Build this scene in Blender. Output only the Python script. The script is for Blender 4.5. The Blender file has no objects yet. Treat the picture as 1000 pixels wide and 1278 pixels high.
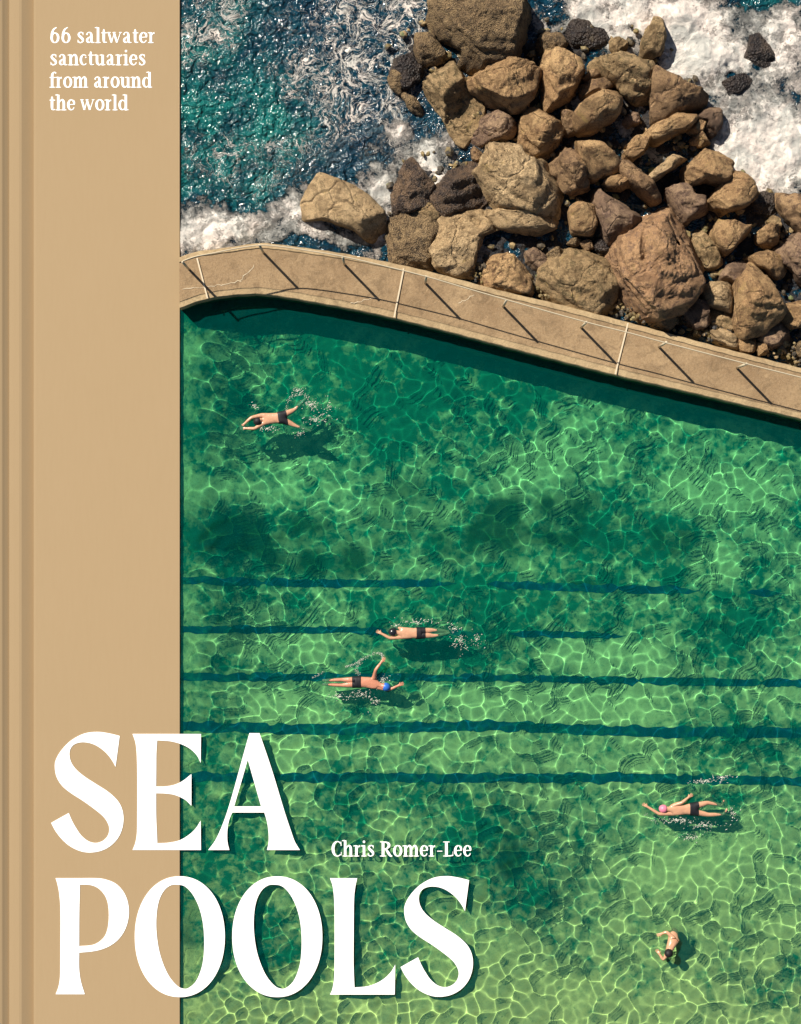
import bpy, math, random
import numpy as np
from mathutils import Vector

# ------------------------------------------------------------------ camera, sky, sun, exposure
S = bpy.context.scene
COL = S.collection
H = 45.0                     # camera height above the water, metres
PPM = 45.0                   # photo pixels per metre at water level
cam = bpy.data.objects.new('camera', bpy.data.cameras.new('camera')); COL.objects.link(cam)
cam.location = (0, 0, H); S.camera = cam
cam.data.sensor_fit = 'VERTICAL'; cam.data.angle = 2*math.atan(1278/2/PPM/H)
cam.data.clip_start = 0.5; cam.data.clip_end = 2000
SUN_EL = math.radians(43.0); SX, SY = -0.695, 0.719
w = bpy.data.worlds.new('World'); S.world = w; w.use_nodes = True
sk = w.node_tree.nodes.new('ShaderNodeTexSky'); sk.sky_type = 'NISHITA'; sk.sun_disc = False
sk.sun_elevation = SUN_EL; sk.sun_rotation = math.atan2(SX, SY)
w.node_tree.links.new(sk.outputs[0], w.node_tree.nodes['Background'].inputs[0])
w.node_tree.nodes['Background'].inputs[1].default_value = 0.036
L = bpy.data.lights.new('sun', 'SUN'); L.energy = 5.0; L.angle = math.radians(0.5); L.color = (1.0, 0.915, 0.79)
L.cycles.is_caustics_light = True
lo = bpy.data.objects.new('sun', L); COL.objects.link(lo); lo.location = (-20, 20, 30)
lo.rotation_euler = Vector((SX*math.cos(SUN_EL), SY*math.cos(SUN_EL), math.sin(SUN_EL))).to_track_quat('Z', 'Y').to_euler()
S.view_settings.view_transform = 'Standard'; S.view_settings.look = 'None'
S.view_settings.exposure = 0.62; S.view_settings.gamma = 1.0
S.cycles.use_denoising = True
S.cycles.max_bounces = 8

# ------------------------------------------------------------------ helpers
def W(px, py, z=0.0):
    k = (H - z)/H/PPM
    return ((px-500)*k, (639-py)*k, z)

def link(name, me, parent=None, mats=()):
    for m in mats: me.materials.append(m)
    o = bpy.data.objects.new(name, me); COL.objects.link(o)
    if parent: o.parent = parent
    return o
def empty(name, loc):
    o = bpy.data.objects.new(name, None); COL.objects.link(o); o.location = loc
    return o
def tag(o, label=None, cat=None, group=None, kind=None):
    if label: o['label'] = label
    if cat: o['category'] = cat
    if group: o['group'] = group
    if kind: o['kind'] = kind
    return o

def mesh_np(name, v, f, smooth=True):
    me = bpy.data.meshes.new(name)
    v = np.asarray(v, np.float32); f = np.asarray(f, np.int32); k = f.shape[1]
    me.vertices.add(len(v)); me.vertices.foreach_set('co', v.ravel())
    me.loops.add(f.size); me.loops.foreach_set('vertex_index', f.ravel())
    me.polygons.add(len(f)); me.polygons.foreach_set('loop_start', np.arange(len(f), dtype=np.int32)*k)
    me.update(calc_edges=True)
    me.polygons.foreach_set('use_smooth', np.full(len(f), smooth)); me.validate()
    return me

class MB:
    def __init__(s): s.v = []; s.f = []
    def add(s, v, f):
        n = len(s.v); s.v += [tuple(p) for p in v]; s.f += [tuple(n+i for i in q) for q in f]
    def prism(s, top, bot):
        n = len(top)
        s.add(list(top)+list(bot), [tuple(range(n)), tuple(range(2*n-1, n-1, -1))] + [(i, n+i, n+(i+1) % n, (i+1) % n) for i in range(n)])
    def tube(s, pts, r, n=10):
        P = [Vector(p) for p in pts]; rings = []
        for i, p in enumerate(P):
            d = (P[min(i+1, len(P)-1)]-P[max(i-1, 0)]).normalized()
            a = d.orthogonal().normalized(); b = d.cross(a)
            if i and rings:   # keep the frame steady
                a = (pa - d*pa.dot(d)).normalized(); b = d.cross(a)
            pa = a
            rr = r[i] if isinstance(r, (list, tuple)) else r
            rings.append([p + a*rr*math.cos(6.28318*k/n) + b*rr*math.sin(6.28318*k/n) for k in range(n)])
        v = [q for R in rings for q in R]; f = []
        for i in range(len(P)-1):
            for k in range(n): f.append((i*n+k, i*n+(k+1) % n, (i+1)*n+(k+1) % n, (i+1)*n+k))
        f.append(tuple(range(n-1, -1, -1))); f.append(tuple((len(P)-1)*n+k for k in range(n)))
        s.add(v, f)
    def build(s, name, mat, parent=None, smooth=False):
        me = bpy.data.meshes.new(name); me.from_pydata(s.v, [], s.f); me.update()
        if smooth:
            for p in me.polygons: p.use_smooth = True
        return link(name, me, parent, [mat])

def perm(seed): return np.random.default_rng(seed).permutation(512)
_P = perm(5); _G = np.random.default_rng(6).normal(size=(512, 3)); _G /= np.linalg.norm(_G, axis=1)[:, None]
def perlin(p):
    p = np.asarray(p, float); i = np.floor(p).astype(int); f = p-i; u = f*f*f*(f*(f*6-15)+10)
    out = 0
    for a in (0, 1):
        for b in (0, 1):
            for c in (0, 1):
                h = _P[(_P[(_P[(i[..., 0]+a) % 512]+i[..., 1]+b) % 512]+i[..., 2]+c) % 512]
                g = _G[h]; d = f-np.array([a, b, c])
                wt = (u[..., 0] if a else 1-u[..., 0])*(u[..., 1] if b else 1-u[..., 1])*(u[..., 2] if c else 1-u[..., 2])
                out = out + wt*(g*d).sum(-1)
    return out
def fbm(p, o=4, lac=2.1, gain=.5):
    s = 0; a = 1
    p = np.asarray(p, float)
    for k in range(o): s = s+a*perlin(p*lac**k+17.3*k); a *= gain
    return s
def grid(x0, x1, y0, y1, st, keep=None):
    xs = np.arange(x0, x1+st/2, st); ys = np.arange(y0, y1+st/2, st); X, Y = np.meshgrid(xs, ys)
    n, k = len(xs), len(ys); i = np.arange(n*k).reshape(k, n)
    f = np.stack([i[:-1, :-1], i[:-1, 1:], i[1:, 1:], i[1:, :-1]], -1).reshape(-1, 4)
    if keep is not None:
        ok = keep(X, Y).ravel(); f = f[ok[f].all(1)]
    return X, Y, f
def attr(me, name, arr):
    a = me.attributes.new(name, 'FLOAT', 'POINT'); a.data.foreach_set('value', np.asarray(arr, np.float32).ravel())
def attrc(me, name, arr):
    a = me.attributes.new(name, 'FLOAT_COLOR', 'POINT'); a.data.foreach_set('color', np.asarray(arr, np.float32).ravel())

# ---- node helper
class NT:
    def __init__(s, name):
        s.m = bpy.data.materials.new(name); s.m.use_nodes = True; s.t = s.m.node_tree; s.n = s.t.nodes
        s.b = s.n['Principled BSDF']; s.out = s.n['Material Output']
        s.pos = s.n.new('ShaderNodeNewGeometry').outputs['Position']
    def L(s, a, b): s.t.links.new(a, b)
    def noise(s, scale, detail=4, rough=.55, dist=0, vec=None, typ=None, out='Fac'):
        x = s.n.new('ShaderNodeTexNoise')
        if typ: x.noise_type = typ
        x.inputs['Scale'].default_value = scale; x.inputs['Detail'].default_value = detail
        x.inputs['Roughness'].default_value = rough; x.inputs['Distortion'].default_value = dist
        s.L(vec if vec is not None else s.pos, x.inputs['Vector']); return x.outputs[out]
    def vor(s, scale, feat='F1', vec=None, out='Distance', rnd=1.0):
        x = s.n.new('ShaderNodeTexVoronoi'); x.feature = feat; x.inputs['Scale'].default_value = scale
        x.inputs['Randomness'].default_value = rnd
        s.L(vec if vec is not None else s.pos, x.inputs['Vector']); return x.outputs[out]
    def ramp(s, fac, stops):
        x = s.n.new('ShaderNodeValToRGB'); e = x.color_ramp.elements
        while len(e) < len(stops): e.new(.5)
        for k, (p, c) in enumerate(stops):
            e[k].position = p; e[k].color = (c, c, c, 1) if not isinstance(c, tuple) else (*c, 1)
        s.L(fac, x.inputs[0]); return x.outputs[0]
    def mix(s, fac, a, b, mode='MIX'):
        x = s.n.new('ShaderNodeMix'); x.data_type = 'RGBA'; x.blend_type = mode
        for v, i in ((fac, x.inputs[0]), (a, x.inputs[6]), (b, x.inputs[7])):
            if isinstance(v, (int, float)): i.default_value = v
            elif isinstance(v, tuple): i.default_value = (*v, 1)
            else: s.L(v, i)
        return x.outputs[2]
    def math(s, op, a, b=None, c=None):
        x = s.n.new('ShaderNodeMath'); x.operation = op
        for k, v in enumerate((a, b, c)):
            if v is None: continue
            if isinstance(v, (int, float)): x.inputs[k].default_value = v
            else: s.L(v, x.inputs[k])
        return x.outputs[0]
    def att(s, name, out='Fac'):
        x = s.n.new('ShaderNodeAttribute'); x.attribute_name = name; return x.outputs[out]
    def bump(s, h, strength=.5, dist=.05, prev=None):
        x = s.n.new('ShaderNodeBump'); x.inputs['Strength'].default_value = strength; x.inputs['Distance'].default_value = dist
        s.L(h, x.inputs['Height'])
        if prev is not None: s.L(prev, x.inputs['Normal'])
        return x.outputs[0]
    def fin(s, col=None, rough=.8, nrm=None, spec=.3):
        if col is not None:
            if isinstance(col, tuple): s.b.inputs['Base Color'].default_value = (*col, 1)
            else: s.L(col, s.b.inputs['Base Color'])
        if isinstance(rough, (int, float)): s.b.inputs['Roughness'].default_value = rough
        else: s.L(rough, s.b.inputs['Roughness'])
        s.b.inputs['Specular IOR Level'].default_value = spec
        if nrm is not None: s.L(nrm, s.b.inputs['Normal'])
        return s.m

# ------------------------------------------------------------------ materials
def m_concrete(c1, c2, name='weathered_concrete'):
    t = NT(name)
    n1 = t.noise(.9, 5, .6, .4); n2 = t.noise(14, 5, .7); n3 = t.noise(60, 3, .6)
    c = t.mix(t.ramp(n1, [(.35, 0), (.65, 1)]), c1, c2)
    c = t.mix(t.ramp(n2, [(.42, 0), (.75, .75)]), c, tuple(x*.55 for x in c1))
    c = t.mix(t.ramp(t.noise(2.6, 7, .7, 1.0), [(.50, 0), (.64, .55)]), c, tuple(x*.50 for x in c2))
    c = t.mix(t.ramp(t.noise(4.5, 6, .7, .4), [(.60, 0), (.70, .5)]), c, tuple(min(.6, x*1.35) for x in c1))
    c = t.mix(t.ramp(n3, [(.5, 0), (.8, .5)]), c, (.5, .4, .28))
    return t.fin(c, .9, t.bump(n3, .5, .02, t.bump(n2, .4, .04)), .2)
M_walk = m_concrete((.36, .25, .14), (.25, .165, .09))
M_cope = m_concrete((.48, .36, .205), (.38, .27, .15), 'pale_coping_concrete')
M_wall = m_concrete((.05, .13, .05), (.03, .09, .05), 'algae_covered_concrete')
def plain(name, c, r=.6, spec=.3, bs=0):
    t = NT(name)
    n = t.noise(25, 3)
    cc = t.mix(t.ramp(n, [(.3, 0), (.7, .25)]), c, tuple(x*.8 for x in c))
    return t.fin(cc, r, t.bump(n, bs, .01) if bs else None, spec)
M_white = plain('cream_painted_metal', (.50, .43, .31), .5)
M_joint = plain('pale_joint_filler', (.62, .52, .37), .8)
M_letter = NT('white_print'); M_letter = M_letter.fin((.97, .97, .97), .9, None, .05)

def m_cloth():
    t = NT('tan_book_cloth')
    mp = t.n.new('ShaderNodeMapping'); mp.inputs['Scale'].default_value = (1, .12, 1); t.L(t.pos, mp.inputs[0])
    n = t.noise(14, 3, .6, 0, mp.outputs[0]); n2 = t.noise(.5, 2)
    c = t.mix(n2, (.338, .247, .143), (.348, .254, .148))
    c = t.mix(t.ramp(n, [(.4, 0), (.7, .15)]), c, (.31, .22, .122))
    return t.fin(c, .85, t.bump(n, .05, .01), .15)
M_cloth = m_cloth()

def m_rock(kind):
    t = NT(kind+'_rock'); oi = t.n.new('ShaderNodeObjectInfo')
    add = t.n.new('ShaderNodeVectorMath'); add.operation = 'ADD'
    cmb = t.n.new('ShaderNodeCombineXYZ'); mul = t.math('MULTIPLY', oi.outputs['Random'], 40.0)
    for i in range(3): t.L(mul, cmb.inputs[i])
    t.L(t.pos, add.inputs[0]); t.L(cmb.outputs[0], add.inputs[1]); v = add.outputs[0]
    big = t.noise(1.3, 4, .6, .6, v); mid = t.noise(6, 6, .65, .3, v); fine = t.noise(28, 5, .7, 0, v)
    P = {'tan': ((.68, .45, .225), (.48, .29, .14), (.20, .11, .06)),
         'brown': ((.52, .34, .18), (.38, .235, .125), (.12, .07, .05)),
         'pale': ((.74, .53, .30), (.60, .41, .22), (.26, .17, .09)),
         'purple': ((.46, .31, .19), (.31, .20, .135), (.14, .085, .07)),
         'orange': ((.68, .42, .22), (.52, .30, .16), (.20, .13, .10)),
         'mossy': ((.60, .42, .225), (.42, .28, .14), (.10, .085, .04)),
         'barnacle': ((.52, .36, .19), (.28, .185, .10), (.06, .045, .035)),
         'mussel': ((.32, .21, .13), (.11, .08, .07), (.025, .027, .035)),
         'dark': ((.12, .09, .07), (.05, .042, .045), (.02, .022, .03))}[kind]
    c = t.mix(t.ramp(big, [(.4, 0), (.6, 1)]), P[0], P[1])
    c = t.mix(t.ramp(mid, [(.50, 0), (.60, .85)]), c, P[2])
    c = t.mix(t.ramp(fine, [(.5, 0), (.7, .8)]), c, tuple(min(1, x*1.5) for x in P[0]))
    c = t.mix(t.ramp(t.noise(40, 4, .7, 0, v), [(.5, 0), (.62, .45)]), c, tuple(x*.5 for x in P[2]))
    # random overall tone of each stone
    c = t.mix(t.math('MULTIPLY', oi.outputs['Random'], .3), c, tuple(x*.6 for x in P[1]))
    grain = t.vor(30 if kind in ('barnacle', 'mussel') else 16, 'F1', v)
    nr = t.bump(mid, 1.0, .13)
    nr = t.bump(fine, 1.0, .10, nr)
    nr = t.bump(t.noise(62, 4, .75, .3, v), 1.0, .035, nr)
    if kind in ('barnacle', 'mussel', 'dark'):
        nr = t.bump(grain, 1.0, .09, nr)
        fl = t.noise(45, 2, .5, 0, v)
        c = t.mix(t.ramp(fl, [(.6, 0), (.72, .7)]), c, (.42, .34, .22) if kind == 'barnacle' else (.24, .20, .16))
    if kind == 'pale':
        pit = t.vor(7.5, 'F1', v); reg = t.ramp(t.noise(.9, 2, .5, 0, v), [(.45, 0), (.55, 1)])
        hole = t.ramp(pit, [(.12, 0), (.26, 1)])
        h2 = t.mix(reg, (1., 1., 1.), hole)
        nr = t.bump(h2, 1.0, .10, nr)
    if kind not in ('mussel', 'dark', 'barnacle'):
        wv = t.n.new('ShaderNodeVectorMath'); wv.operation = 'MULTIPLY_ADD'; wn = t.n.new('ShaderNodeTexNoise'); wn.inputs['Scale'].default_value = 1.7; wn.inputs['Detail'].default_value = 5
        t.L(v, wn.inputs['Vector']); t.L(wn.outputs['Color'], wv.inputs[0]); wv.inputs[1].default_value = (1.1, .5, .9); t.L(v, wv.inputs[2])
        ck = t.vor(.6, 'DISTANCE_TO_EDGE', wv.outputs[0]); cr = t.ramp(ck, [(0.0, 0), (.035, 1)])
        nr = t.bump(cr, 1.0, .05, nr); cm = t.ramp(t.noise(1.1, 3, .6, .3, v), [(.48, 0), (.56, 1)])
        c = t.mix(t.math('MULTIPLY', cm, t.ramp(ck, [(0.0, .6), (.02, 0)])), c, tuple(x*.45 for x in P[2]))
        st = t.noise(1.0, 7, .7, 1.2, v); c = t.mix(t.ramp(st, [(.52, 0), (.58, .75)]), c, tuple(x*.5 for x in P[1]))
    if kind in ('mossy', 'tan', 'pale', 'orange'):
        ms = t.ramp(t.noise(2.2, 5, .7, .5, v), [(.60, 0), (.72, .6)])
        c = t.mix(ms, c, (.56, .40, .13) if kind != 'orange' else (.40, .30, .12))
    ro = {'mussel': .45, 'dark': .35}.get(kind, .85)
    return t.fin(c, ro, nr, .35)
RM = {}
def rmat(k):
    if k not in RM: RM[k] = m_rock(k)
    return RM[k]

# ------------------------------------------------------------------ walkway (harbour wall) outline in photo pixels
INN = [(150, 430), (190, 400), (224, 385), (242, 378), (260, 373), (285, 369), (320, 367), (350, 370), (380, 375), (460, 390), (540, 409), (620, 430), (693, 449), (768, 468), (884, 495), (1000, 523), (1100, 549), (1300, 600)]
OUT = [(150, 348), (190, 334), (224, 321), (244, 314), (266, 311), (295, 307), (324, 303), (350, 305), (380, 309), (440, 318), (530, 337), (620, 361), (700, 380), (792, 404), (895, 432), (1000, 459), (1100, 484), (1300, 534)]
ZW = 0.5
def curve_y(C, px): return np.interp(px, [c[0] for c in C], [c[1] for c in C])
def mid_world_y(X):
    """world y of the wall's middle line at world x"""
    px = X*PPM+500
    return (639-(curve_y(INN, px)+curve_y(OUT, px))/2)/PPM

def lerp_pts(A, B, t): return [(a[0]*(1-t)+b[0]*t, a[1]*(1-t)+b[1]*t) for a, b in zip(A, B)]
def densify(P, n=6):
    out = []
    for i in range(len(P)-1):
        p0 = P[max(i-1, 0)]; p1 = P[i]; p2 = P[i+1]; p3 = P[min(i+2, len(P)-1)]
        for k in range(n):
            t = k/n
            out.append(tuple(.5*(2*b+(c-a)*t+(2*a-5*b+4*c-d)*t*t+(3*b-a-3*c+d)*t**3) for a, b, c, d in zip(p0, p1, p2, p3)))
    out.append(P[-1]); return out
I_ = densify(INN); O_ = densify(OUT)
# clip the wall to start at the book's edge
BX = 225.0
I_ = [p for p in I_ if p[0] >= BX-2]; O_ = [p for p in O_ if p[0] >= BX-2]
n_ = min(len(I_), len(O_)); 
def resample(P, n):
    P = np.array(P); d = np.r_[0, np.cumsum(np.hypot(*np.diff(P, axis=0).T))]; s = np.linspace(0, d[-1], n)
    return list(zip(np.interp(s, d, P[:, 0]), np.interp(s, d, P[:, 1])))
NI = 160
I_ = resample(I_, NI); O_ = resample(O_, NI)
wall = empty('pool_wall', W(600, 400, 0))
tag(wall, 'curved brown concrete walkway wall separating the green pool from the rocks and sea', 'wall')
wl = Vector(wall.location)
def strip(name, prof, mat, parent, org):
    """prof: list of (t across, z) from the outer edge (0) to the inner (1)"""
    v = []; f = []; m = len(prof)
    for k in range(NI):
        for (t, z) in prof:
            a, b = O_[k], I_[k]
            q = W(a[0]*(1-t)+b[0]*t, a[1]*(1-t)+b[1]*t, ZW)
            jit = .006*math.sin(k*1.7+t*9)
            v.append((q[0]-org.x, q[1]+jit-org.y, z-org.z))
    for k in range(NI-1):
        for j in range(m-1): f.append((k*m+j, k*m+j+1, (k+1)*m+j+1, (k+1)*m+j))
    me = mesh_np(name, v, f, False); return link(name, me, parent, [mat])
strip('outer_kerb', [(-.02, -1.4), (.0, .46), (.015, .52), (.10, .525), (.115, .50)], M_cope, wall, wl)
strip('walkway', [(.115, .495), (.87, .49)], M_walk, wall, wl)
strip('coping', [(.865, .486), (.89, .470), (.985, .455), (1.0, .43), (1.0, .10)], M_cope, wall, wl)
o = strip('inner_face', [(1.0, .10), (1.003, -.35), (1.006, -1.8)], M_wall, wall, wl); o.cycles.is_caustics_receiver = True
o = strip('submerged_ledge', [(.99, -.45), (1.17, -.47), (1.17, -1.8)], M_wall, wall, wl); o.cycles.is_caustics_receiver = True
def flat_line(name, p, q, wpx, z, mat, parent, org, th=.004, wob=0.0, n=2):
    mb = MB(); rnd = random.Random(int(p[0]*7+p[1]))
    d = np.array(q, float)-np.array(p, float); ln = np.hypot(*d); nn = np.array([-d[1], d[0]])/ln
    L_, R_ = [], []
    for i in range(n):
        c = np.array(p)+d*i/(n-1)+nn*(rnd.uniform(-1, 1)*wob)
        ww = wpx/2*(1 if not wob else rnd.uniform(.4, 1.2))
        for lst, s in ((L_, 1), (R_, -1)):
            a = W(*(c+nn*ww*s), z); lst.append((a[0]-org.x, a[1]-org.y, z-org.z))
    pts = L_+R_[::-1]
    top = pts; bot = [(x, y, zz-th) for x, y, zz in pts]
    for i in range(n-1):
        a, b, c, d2 = L_[i], L_[i+1], R_[i+1], R_[i]
        mb.add([a, b, c, d2], [(0, 1, 2, 3)])
    o = mb.build(name, mat, parent); return o
for a, b in (((246, 322), (259, 372)), ((504, 335), (492, 396)), ((784, 403), (768, 467))):
    flat_line('expansion_joint', a, b, 1.9, .531, M_joint, wall, wl)
for a, b in (((228, 361), (268, 356)), ((268, 356), (301, 350)), ((300, 350), (318, 331)), ((438, 379), (472, 371)), ((572, 378), (592, 368))):
    flat_line('pale_crack', a, b, .8, .4995, M_joint, wall, wl, wob=1.6, n=9)
# drips of the joint over the coping
# ------------------------------------------------------------------ railing
RL = [(200, 338), (228, 326), (245, 320), (266, 316), (295, 310), (326, 306), (352, 308), (380, 312), (428, 320), (480, 332), (532, 345), (580, 359), (632, 374), (732, 402), (784, 415), (832, 428), (932, 454), (1000, 471), (1130, 503)]
rail = empty('railing', W(580, 359, ZW)); ro = Vector(rail.location)
tag(rail, 'thin cream pipe railing on posts along the seaward edge of the walkway', 'railing')
ZR = ZW+1.26
mb = MB(); pts = [Vector(W(x, y, ZR))-ro for x, y in densify(RL, 5) if x > BX-1]
mb.tube(pts, .016, 8); mb.build('top_rail', M_white, rail, True)
for x, y in ((228, 327), (324, 306), (428, 321), (532, 345), (632, 375), (732, 402), (832, 427), (932, 454), (1035, 479)):
    t = Vector(W(x, y, ZR)); mb = MB(); b = Vector((t.x, t.y, ZW-.02))
    mb.tube([b-ro, t-ro], .034, 10); mb.build('post', M_white, rail, True)

# ------------------------------------------------------------------ pool floor, lane lines, water
def sst(x, a, b):
    t = np.clip((x-a)/(b-a), 0, 1); return t*t*(3-2*t)
def depth_at(X, Y):
    px = np.asarray(X)*PPM+500; py = 639-np.asarray(Y)*PPM
    d = np.interp(py, [380, 640, 900, 1278], [1.28, 1.15, .88, .60])
    shallow = sst(py, 850, 960)*(1-sst(px, 590, 720))  # shallow area added under the lettering to keep its shadow short
    d = d*(1-shallow)+.33*shallow
    left = sst(px, 222, 330)            # floor raised at the left end so the cover's shadow stays narrow
    return .10+(d-.10)*left if True else d
def blob(PX, PY, x, y, rx, ry): return np.exp(-(((PX-x)/rx)**2+((PY-y)/ry)**2))
X, Y, f = grid(-7.6, 12.2, -15.5, 6.8, .05)
PX = X*PPM+500; PY = 639-Y*PPM
n1 = fbm(np.stack([X*.8, Y*.8, 0*X], -1), 3)
Z = -depth_at(X, Y)+.10*n1*np.clip(depth_at(X, Y), 0, .8)
me = mesh_np('pool_floor', np.stack([X, Y, Z], -1).reshape(-1, 3), f)
weed = sum(a*blob(PX, PY, *b) for a, b in ((1.0, (300, 665, 70, 38)), (.9, (430, 705, 90, 22)), (1.0, (690, 650, 85, 45)), (.8, (830, 675, 60, 22)), (1.2, (735, 733, 32, 9)),
    (.6, (610, 650, 60, 60)), (.9, (632, 1070, 35, 40)), (.5, (560, 1130, 70, 60)), (.7, (240, 1170, 25, 50)), (.5, (700, 1100, 60, 60)), (.6, (905, 780, 30, 14)), (.5, (480, 610, 80, 30)), (.4, (950, 1250, 60, 40)), (.5,(640,800,40,14)), (.9,(700,760,8,10))))
sand = sum(a*blob(PX, PY, *b) for a, b in ((1.0, (900, 610, 90, 30)), (.7, (680, 560, 90, 40)), (.6, (330, 800, 100, 25)), (.7, (770, 820, 100, 22)), (.6, (700, 880, 120, 20)), (.5, (900, 1150, 120, 60)), (.6, (840, 1080, 90, 30)),
    (.6, (250, 610, 60, 16)), (.8, (450, 1270, 250, 50)), (.7, (800, 1260, 220, 70)), (.5, (620, 880, 350, 30)), (.4, (300, 440, 100, 20)), (.4, (540, 640, 40, 10)), (.45, (450, 940, 200, 30))))
weed = weed*np.clip(.75+1.6*fbm(np.stack([X*.9, Y*.9, 0*X+2], -1), 4), 0, 1.6)+.6*blob(PX, PY, 560, 665, 420, 32)*np.clip(.7+1.6*fbm(np.stack([X*1.3, Y*1.3, 0*X+7], -1), 4), 0, 1.6)
sand = sand+np.interp(PY, [400, 800, 1278], [-.28, -.15, -.08])
attr(me, 'weed', weed); attr(me, 'sand', sand)
def m_floor():
    t = NT('algae_sand_light_mottle_floor')
    n = t.noise(2.3, 5, .6, .5); n2 = t.noise(7, 4, .65, .4); big = t.noise(.35, 3, .5, .3)
    sv = t.math('MULTIPLY_ADD', t.att('sand'), .22, t.math('MULTIPLY_ADD', big, .5, t.math('MULTIPLY', n2, .30)))
    sv = t.math('ADD', sv, t.math('MULTIPLY', n, .5)); sv = t.math('SUBTRACT', sv, .12)
    c = t.mix(t.ramp(sv, [(.45, 0), (.59, 1)]), (.014, .145, .088), (.72, .56, .26))  # sand and algae blotches, sharpened to deepen dark cells of the light net
    wv = t.math('ADD', t.math('MULTIPLY', t.att('weed'), .42), t.math('MULTIPLY', n, .45))
    c = t.mix(t.ramp(wv, [(.34, 0), (.66, .95)]), c, (.018, .05, .014))
    c = t.mix(t.ramp(n2, [(.5, 0), (.8, .4)]), c, (.02, .13, .06))
    return t.fin(c, .95, t.bump(n2, .4, .05), 0.0)
o = link('pool_floor', me, None, [m_floor()]); tag(o, kind='structure'); o.cycles.is_caustics_receiver = True
# lane lines: dark blue tiles bands on the floor
M_lane = plain('navy_lane_paint', (.010, .055, .085), .9, 0)
def m_lane():
    t = NT('navy_lane_paint')
    n = t.noise(2.2, 7, .75, .4); n2 = t.noise(12, 3)
    c = t.mix(t.ramp(n, [(.47, 0), (.60, .9)]), (.004, .045, .10), (.015, .13, .10))
    return t.fin(c, .95, None, 0)
M_lane = m_lane()
LANES = [((210, 723), (380, 728), (560, 728), (740, 734), (1000, 741), 9, 1), ((210, 786), (400, 786), (600, 790), (760, 793), (800, 795), 8, 2), ((210, 845), (400, 845), (600, 846), (760, 849), (1020, 853), 9, 3),
         ((210, 906), (400, 910), (600, 906), (800, 913), (1020, 914), 12, 4), ((210, 970), (400, 970), (600, 971), (800, 971), (1020, 976), 11, 5)]
for *P, wd, sd in LANES:
    P = densify(P, 40); rnd = np.random.default_rng(sd); v = []; ff = []
    gaps = {1: [(565, 606), (870, 930), (975, 1035)], 2: [(600, 635), (780, 1030)], 3: [], 4: [], 5: []}[sd]
    P = [p for p in P]
    XX = np.array([p[0] for p in P]); wig = fbm(np.stack([XX*.045, XX*0+sd, XX*0], -1), 4)*3.2; ww = wd*1.05*(1+.55*fbm(np.stack([XX*.07, XX*0+sd*3, XX*0+4], -1), 4))
    for ga, gb in gaps: ww = ww*np.clip(np.maximum((ga-XX), (XX-gb))/22+.08, .08, 1)
    ww = ww*np.where(fbm(np.stack([XX*.09, XX*0+sd*5, XX*0+9], -1), 2) < (-.42 if sd > 3 else -.30), .25, 1)
    for i, p in enumerate(P):
        yw = (639-p[1])/PPM; d = float(depth_at((p[0]-500)/PPM, yw)); zz = -d
        # the eye sees the floor lifted by refraction: apparent depth d/1.33
        k = (H+d/1.33)/H
        for s in (-1, 1):
            x = (p[0]-500)/PPM*k; y = (639-(p[1]+wig[i]+s*ww[i]/2))/PPM*k
            dd = float(depth_at(x, y)); zz = -dd; nz = .10*float(fbm(np.array([x*.8, y*.8, 0.0]), 3))*min(dd, .8)
            v.append((x, y, zz+nz+.015))
    for i in range(len(P)-1):
        if any(a < P[i][0] < b for a, b in gaps): continue
        ff.append((2*i, 2*i+1, 2*i+3, 2*i+2))
    me = mesh_np('lane_line', v, ff, False); o = link('lane_line', me, None, [M_lane]); tag(o, kind='structure'); o.cycles.is_caustics_receiver = True

rng = np.random.default_rng(11)
Ks = []
for i in range(70):
    lam = rng.uniform(.30, 1.0); th = rng.uniform(0, 6.283); Ks.append((6.283/lam*math.cos(th), 6.283/lam*math.sin(th), rng.uniform(0, 6.28), lam**1.8))
def vor_ridge(X, Y, s, wid, seed):
    r = np.random.default_rng(seed); R = r.random((64, 64, 2))*.95
    wx = X+.20*s*np.sin(3.1*Y/s*.4+1)+.15*s*np.sin(1.3*Y/s+.9*X/s); wy = Y+.2*s*np.sin(1.1*X/s+2)+.15*s*np.sin(1.4*X/s-.7*Y/s)
    u = wx/s; v = wy/s; iu = np.floor(u).astype(int); iv = np.floor(v).astype(int); ds = []
    for a in (-1, 0, 1):
        for b in (-1, 0, 1):
            p = R[(iu+a) % 64, (iv+b) % 64]; ds.append(np.hypot(iu+a+p[..., 0]-u, iv+b+p[..., 1]-v))
    ds = np.array(ds)**2; m = ds.min(0); return s*s*(m-np.log(np.exp(-wid*(ds-m)).sum(0))/wid)
X, Y, f = grid(-6.125, 12.0, -15.0, 7.2, .026, lambda X, Y: Y < mid_world_y(X))
PX = X*PPM+500; PY = 639-Y*PPM
Z = 0*X
for a, b, p, l in Ks: Z += l*np.sin(a*X+b*Y+p)
calm = 1-.75*np.clip(blob(PX, PY, 880, 1030, 75, 50)+.6*blob(PX, PY, 830, 1090, 60, 30), 0, 1)
dd = np.clip(depth_at(X, Y), .22, 2)
CV = .34
wS = .0012*np.minimum(1.2/dd, 2.2)**.8*np.interp(PY, [380, 700, 950, 1278], [1.0, 1.0, .55, .35]); wV = np.interp(PY, [380, 650, 900, 1278], [.66, .78, .95, 1.0])*CV/np.clip(dd, .30, 2)
patch = .75+.9*fbm(np.stack([X*.25, Y*.25, 0*X+3], -1), 2)
Z = Z*wS*calm*np.clip(patch, .5, 1.3)+(vor_ridge(X, Y, .32, 6.0, 2)-.012+.35*vor_ridge(X, Y, .24, 5.5, 8))*wV*calm*np.clip(patch+.25, .6, 1.25)
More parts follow.
